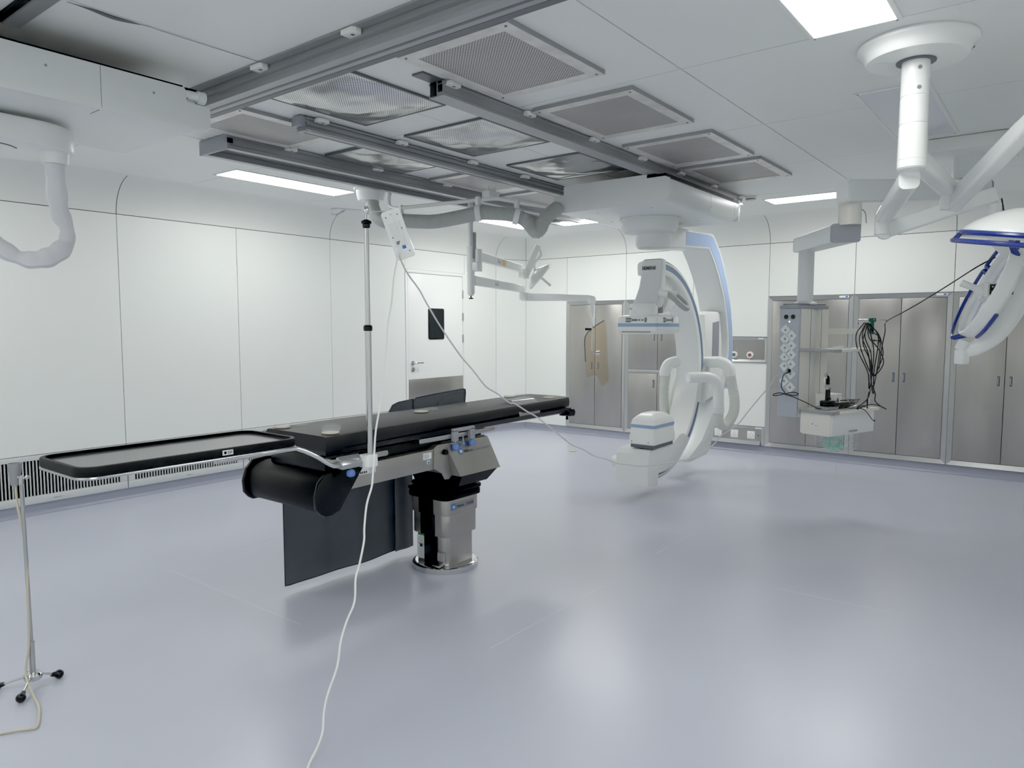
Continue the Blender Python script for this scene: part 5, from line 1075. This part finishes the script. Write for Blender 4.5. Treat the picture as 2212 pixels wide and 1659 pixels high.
# looped black cables on the pole
R_ = random.Random(5)
view = Vector((.98, .19, 0)); lat = Vector((.6134, -.79, 0))
b = MB(); base = Vector((pX-.03, pY-.01, 0))
def Q(px, z, d=0): # lateral offset in m from pole, height
    return base+lat*px-Vector((.79, .61, 0))*d+Vector((0, 0, z))
loops = [
 [(-.06, 1.53), (-.12, 1.44), (-.10, 1.31), (-.02, 1.15), (-.005, 1.02), (.01, 1.10), (.02, 1.30), (-.01, 1.44), (-.05, 1.53)],
 [(-.055, 1.53), (-.10, 1.40), (-.05, 1.24), (.02, 1.12), (.06, 1.20), (.085, 1.28), (.075, 1.36), (.04, 1.45), (-.045, 1.53)],
 [(-.06, 1.52), (-.085, 1.42), (-.03, 1.28), (.0, 1.05), (.02, .99), (.015, 1.15), (.04, 1.40), (-.01, 1.50), (-.05, 1.53)],
 [(-.05, 1.52), (-.04, 1.42), (.03, 1.34), (.08, 1.24), (.05, 1.16), (.0, 1.14), (-.02, 1.30), (-.07, 1.42), (-.055, 1.53)],
 [(-.05, 1.51), (-.02, 1.46), (.04, 1.40), (.03, 1.20), (.0, 1.02), (-.015, 1.10), (-.03, 1.24), (-.09, 1.38), (-.055, 1.52)]]
for i, lp_ in enumerate(loops): b.tube([Q(x, z, .012*i) for x, z in lp_], .0042, 7, 6)
b.tube([Q(.0, 1.40, .05), Q(-.03, 1.39, .06), Q(.03, 1.395, .06), Q(.02, 1.37, .05)], .004, 7)
b.tube([Q(.01, 1.05, .02), Q(.035, .98, .02), Q(.035, .93, .02), Q(.07, .89, .04), Q(.11, .868, .05)], .0042, 7); b.tube([Q(-.005, 1.02, .02), Q(-.02, .95, .02), Q(-.10, .89, .05), Q(-.12, .87, .05)], .0042, 7); b.tube([Q(-.01, 1.0, .01), Q(-.02, .93, .01), Q(-.018, .868, .01)], .0042, 7)
b.tube([Q(-.12, .868, .06), Q(-.06, .895, .06), Q(.0, .905, .05), Q(.06, .892, .05), Q(.11, .868, .05)], .0038, 7)
tag(b.build('black_cable_bundle', M['rubber'], base=(pX, pY, .865)), 'tangled bundle of black cables looped over the hooks of the pendant pole', 'cable bundle')
b = MB(); b.tube([Q(.045, 1.18, .04), Q(.065, 1.34, .03), Q(.09, 1.46, .02), Vector((6.150, 1.126, 1.535)), (5.724, 0.944, 1.6), (5.566, 0.822, 1.658), (5.223, 0.611, 1.76), (4.908, 0.446, 1.837), (4.975, 0.361, 1.895)], .0042, 8, 5); tag(b.build('overhead_cable', M['rubber'], base=(6.08, 1.2, 1.2)), 'thin black cable stretched from the pendant pole up to the tilted surgical lamp', 'cable')
# things on the pendant shelves
def at(u, v, z=0): return L(u, v, z)
t = thing('handheld_drill', tuple(at(-.06, -.25, .861)), 'black cordless handpiece standing upright in its grey charging dock on the lower shelf', 'handpiece')
b = MB(); lp(b, [(-.14, -.32), (.01, -.32), (.01, -.20), (-.12, -.20)], .861, .885, .006); b.build('dock_base', M['grey'], t)
b = MB(); lp(b, rrect(-.10, -.30, .0, -.22, .015), .885, .93, .008); b.build('dock_cradle', M['black'], t)
b = MB(); pts = [at(-.055, -.26, .92), at(-.06, -.26, .98), at(-.06, -.26, 1.04), at(-.055, -.26, 1.10)]; b.tube(pts, lambda u: .021-.006*math.sin(u*3), 14, flat=.8); b.tube([at(-.03, -.26, .92), at(-.032, -.26, .99), at(-.042, -.26, 1.07), at(-.055, -.26, 1.12), at(-.075, -.26, 1.125)], .008, 10); b.build('handpiece_body', M['black'], t)
b = MB(); b.tube([at(-.045, -.26, 1.125), at(-.08, -.262, 1.135), at(-.10, -.264, 1.115), at(-.105, -.265, 1.075)], lambda u: .012-.005*u, 10); b.tube([at(-.075, -.266, 1.035), at(-.045, -.266, 1.035)], .0215, 12); b.build('chrome_nose', M['chrome'], t)
t = thing('white_control_box', tuple(at(.12, -.19, .861)), 'white control box at the back of the lower pendant shelf', 'box')
b = MB(); lb(b, .02, .23, -.20, -.11, .862, .965, .005); b.build('box_body', M['white'], t)
b = MB(); lb(b, .06, .085, -.2015, -.1995, .895, .94); lb(b, .17, .20, -.2015, -.1995, .90, .93); b.build('box_marks', M['ink'], t)
b = MB()
for i in range(9):
    r = .05+.012*i; b.tube([at(.08+r*1.5*math.cos(a)+.01*math.sin(3*a+i), -.30+.035*math.sin(a)*(1+.08*i), .868+.0045*i+.02*abs(math.sin(a*.5+i))*(i/9)) for a in [2*PI*k/14 for k in range(14)]], .0032, 6, 3, closed=True)
tag(b.build('coiled_cable_heap', M['rubber']), 'low heap of coiled dark cables on the lower pendant shelf', 'cable heap')
b = MB(); b.tube([at(-.03, -.32, .866), at(.0, -.33, .90), at(.03, -.30, .95), at(.07, -.27, .962), at(.13, -.27, .955), at(.19, -.27, .93), at(.215, -.28, .895), at(.18, -.32, .870), at(.08, -.35, .866), at(-.02, -.345, .866)], .0038, 8); tag(b.build('white_coiled_lead', M['cordgrey']), 'white lead looping over the dark cable heap on the lower pendant shelf', 'cable')
b = MB(); b.tube([at(.06, -.33, .868), at(.13, -.37, .868), at(.19, -.405, .862), at(.23, -.42, .83), at(.29, -.425, .775), at(.32, -.425, .765)], .0032, 8); b.ball(at(.322, -.425, .763), .007, 10); tag(b.build('dangling_lead', M['rubber']), 'thin black lead with a plug dangling over the drawer front of the pendant', 'cable')
b = MB(); b.tube([at(.25, -.33, .865), at(.29, -.31, .868), at(.33, -.33, .868), at(.36, -.30, .868)], .012, 8); b.tube([at(.22, -.30, .866), at(.27, -.33, .866), at(.33, -.36, .866), at(.38, -.35, .866)], .004, 8); tag(b.build('plug_connectors', M['dgrey']), 'grey cable connectors at the right end of the lower pendant shelf', 'plug')
# black charger lead from socket
b = MB(); b.tube([(5.792, 1.750, 1.135), (5.772, 1.76, 1.135), (5.768, 1.775, 1.10), (5.775, 1.786, 1.026), (5.785, 1.765, .985), (5.76, 1.76, .975), (5.73, 1.79, .98), (5.72, 1.83, .965), (5.74, 1.82, .955), (5.78, 1.76, .97), (5.79, 1.70, .985), (5.795, 1.66, .975), (5.79, 1.69, .96), (5.775, 1.76, .968), (5.76, 1.70, .955), (5.77, 1.60, .915), (5.80, 1.52, .872), at(-.13, -.26, .870)], .0038, 8, 6); b.tube([(5.822, 1.742, 1.155), (5.79, 1.735, 1.150), (5.772, 1.755, 1.135)], lambda u: .016-.008*u, 8); tag(b.build('charger_cable', M['rubber'], base=(5.78, 1.7, .87)), 'black charger cable knotted in a bow beside the pendant sockets', 'cable')
b = MB(); b.tube([at(.035, -.25, 1.3305), at(.10, -.28, 1.3345), at(.14, -.24, 1.336)], .013, 10, flat=.5); b.tube([at(.05, -.22, 1.333), at(.15, -.235, 1.336)], .010, 8, flat=.5); tag(b.build('folded_white_cloth', M['white']), 'small white folded cloth on the upper pendant shelf', 'cloth')
q = at(.165, -.26); petri(q.x, q.y, 1.3307, 'petri dish on the upper pendant shelf')
# wire basket with tubing
t = thing('wire_basket', tuple(at(.06, -.30, .55)), 'thin wire basket hanging under the pendant drawer', 'basket')
b = MB()
for z in (.66, .62, .58, .545):
    b.tube([at(-.10, -.37, z), at(.20, -.37, z), at(.20, -.20, z), at(-.10, -.20, z)], .0017, 5, smooth=False, closed=True)
for u in [-.10+.03*k for k in range(11)]:
    b.tube([at(u, -.37, .668), at(u, -.37, .545), at(u, -.20, .545), at(u, -.20, .668)], .0014, 5, smooth=False)
b.build('wire_frame', M['chrome'], t)
b = MB(); 
for i in range(6):
    b.tube([at(.03+(.05+.006*i)*math.cos(a)*1.3, -.30+.01*i, .60+(.038+.003*i)*math.sin(a)) for a in [2*PI*k/16 for k in range(16)]], .0040, 6, 3, closed=True)
b.tube([at(-.05, -.30, .56), at(.02, -.31, .553), at(.10, -.29, .556), at(.16, -.30, .553)], .012, 8, flat=.6)
tag(b.build('mint_tubing_coil', M['mint']), 'mint green plastic tubing coil lying in the wire basket under the pendant', 'tubing')
b = MB(); b.cyl(at(.02, -.31, .55), at(.02, -.31, .30), .0009, n=5); tag(b.build('hanging_thread', M['mint']), 'fine thread hanging down from the wire basket', 'thread')
# small ceiling devices
t = thing('smoke_detector', (6.86, 2.52, ZC-.05), 'small round smoke detector at the far right end of the near ceiling rail', 'smoke detector')
b = MB(); b.lathe([(.055, ZC-.001), (.055, ZC-.018), (.048, ZC-.022), (.048, ZC-.034), (.040, ZC-.045), (.001, ZC-.048)], (6.98, 2.50, 0), n=28); b.build('detector_body', M['cream'], t)
b = MB(); b.lathe([(.0492, ZC-.0335), (.0492, ZC-.024), (.047, ZC-.024)], (6.98, 2.50, 0), n=28); b.build('detector_slots', M['dgrey'], t)
t = thing('ceiling_junction_box', (6.9, 4.75, 2.66), 'small white junction box on the ceiling beside the light behind the c-arm carriage', 'junction box')
b = MB(); b.box((6.60, 4.72, 2.66), (6.84, 4.86, ZC-.001), .006); b.build('box_body', M['white2'], t); b = MB(); b.cyl((6.72, 4.74, 2.70), (6.95, 4.55, 2.70), .012, n=10); b.build('conduit', M['white2'], t)
b = MB(); b.tube([(4.966, 1.10, 2.25), (4.99, 1.06, 2.22), (4.995, 1.05, 2.15)], .0025, 6); tag(b.build('thin_cable', M['dgrey']), 'short thin cable hanging between the two pendant arms', 'cable')
t = thing('black_rod', (4.98, .33, 2.06), 'thin black rod hanging down behind the horizontal surgical lamp', 'rod')
b = MB(); b.cyl((4.965, .345, 2.225), (4.985, .315, 2.06), .004, n=8); b.build('rod', M['rubber'], t)

# ------------------------------------------------------------------ camera, world, render look
import math as _m
F, CX, CY, HZ = 1549., 1106., 829.5, 705.5
cam = bpy.data.cameras.new('camera'); cam.sensor_width = 36; cam.sensor_fit = 'HORIZONTAL'; cam.lens = F/2212*36; cam.clip_start = .02
co = bpy.data.objects.new('camera', cam); C.objects.link(co); co.location = (0, 0, 1.5)
pit = _m.atan((CY-HZ)/F); az = _m.atan((2313-CX)/_m.hypot(F, CY-HZ))
co.rotation_euler = (PI/2-pit, 0, az-PI/2)
bpy.context.scene.camera = co
w = bpy.data.worlds.new('world'); w.use_nodes = True; bpy.context.scene.world = w
w.node_tree.nodes['Background'].inputs[0].default_value = (.85, .9, 1, 1); w.node_tree.nodes['Background'].inputs[1].default_value = .3
sc = bpy.context.scene
sc.view_settings.view_transform = 'Standard'; sc.view_settings.look = 'None'; sc.view_settings.exposure = 0; sc.view_settings.gamma = 1.3
sc.view_settings.use_curve_mapping = True; cmap = sc.view_settings.curve_mapping; cmap.black_level = (.006, .006, .006); cmap.update()
sc.cycles.max_bounces = 14; sc.cycles.diffuse_bounces = 10; sc.cycles.glossy_bounces = 4; sc.cycles.transparent_max_bounces = 16; sc.cycles.sample_clamp_indirect = 6
sc.cycles.use_denoising = True
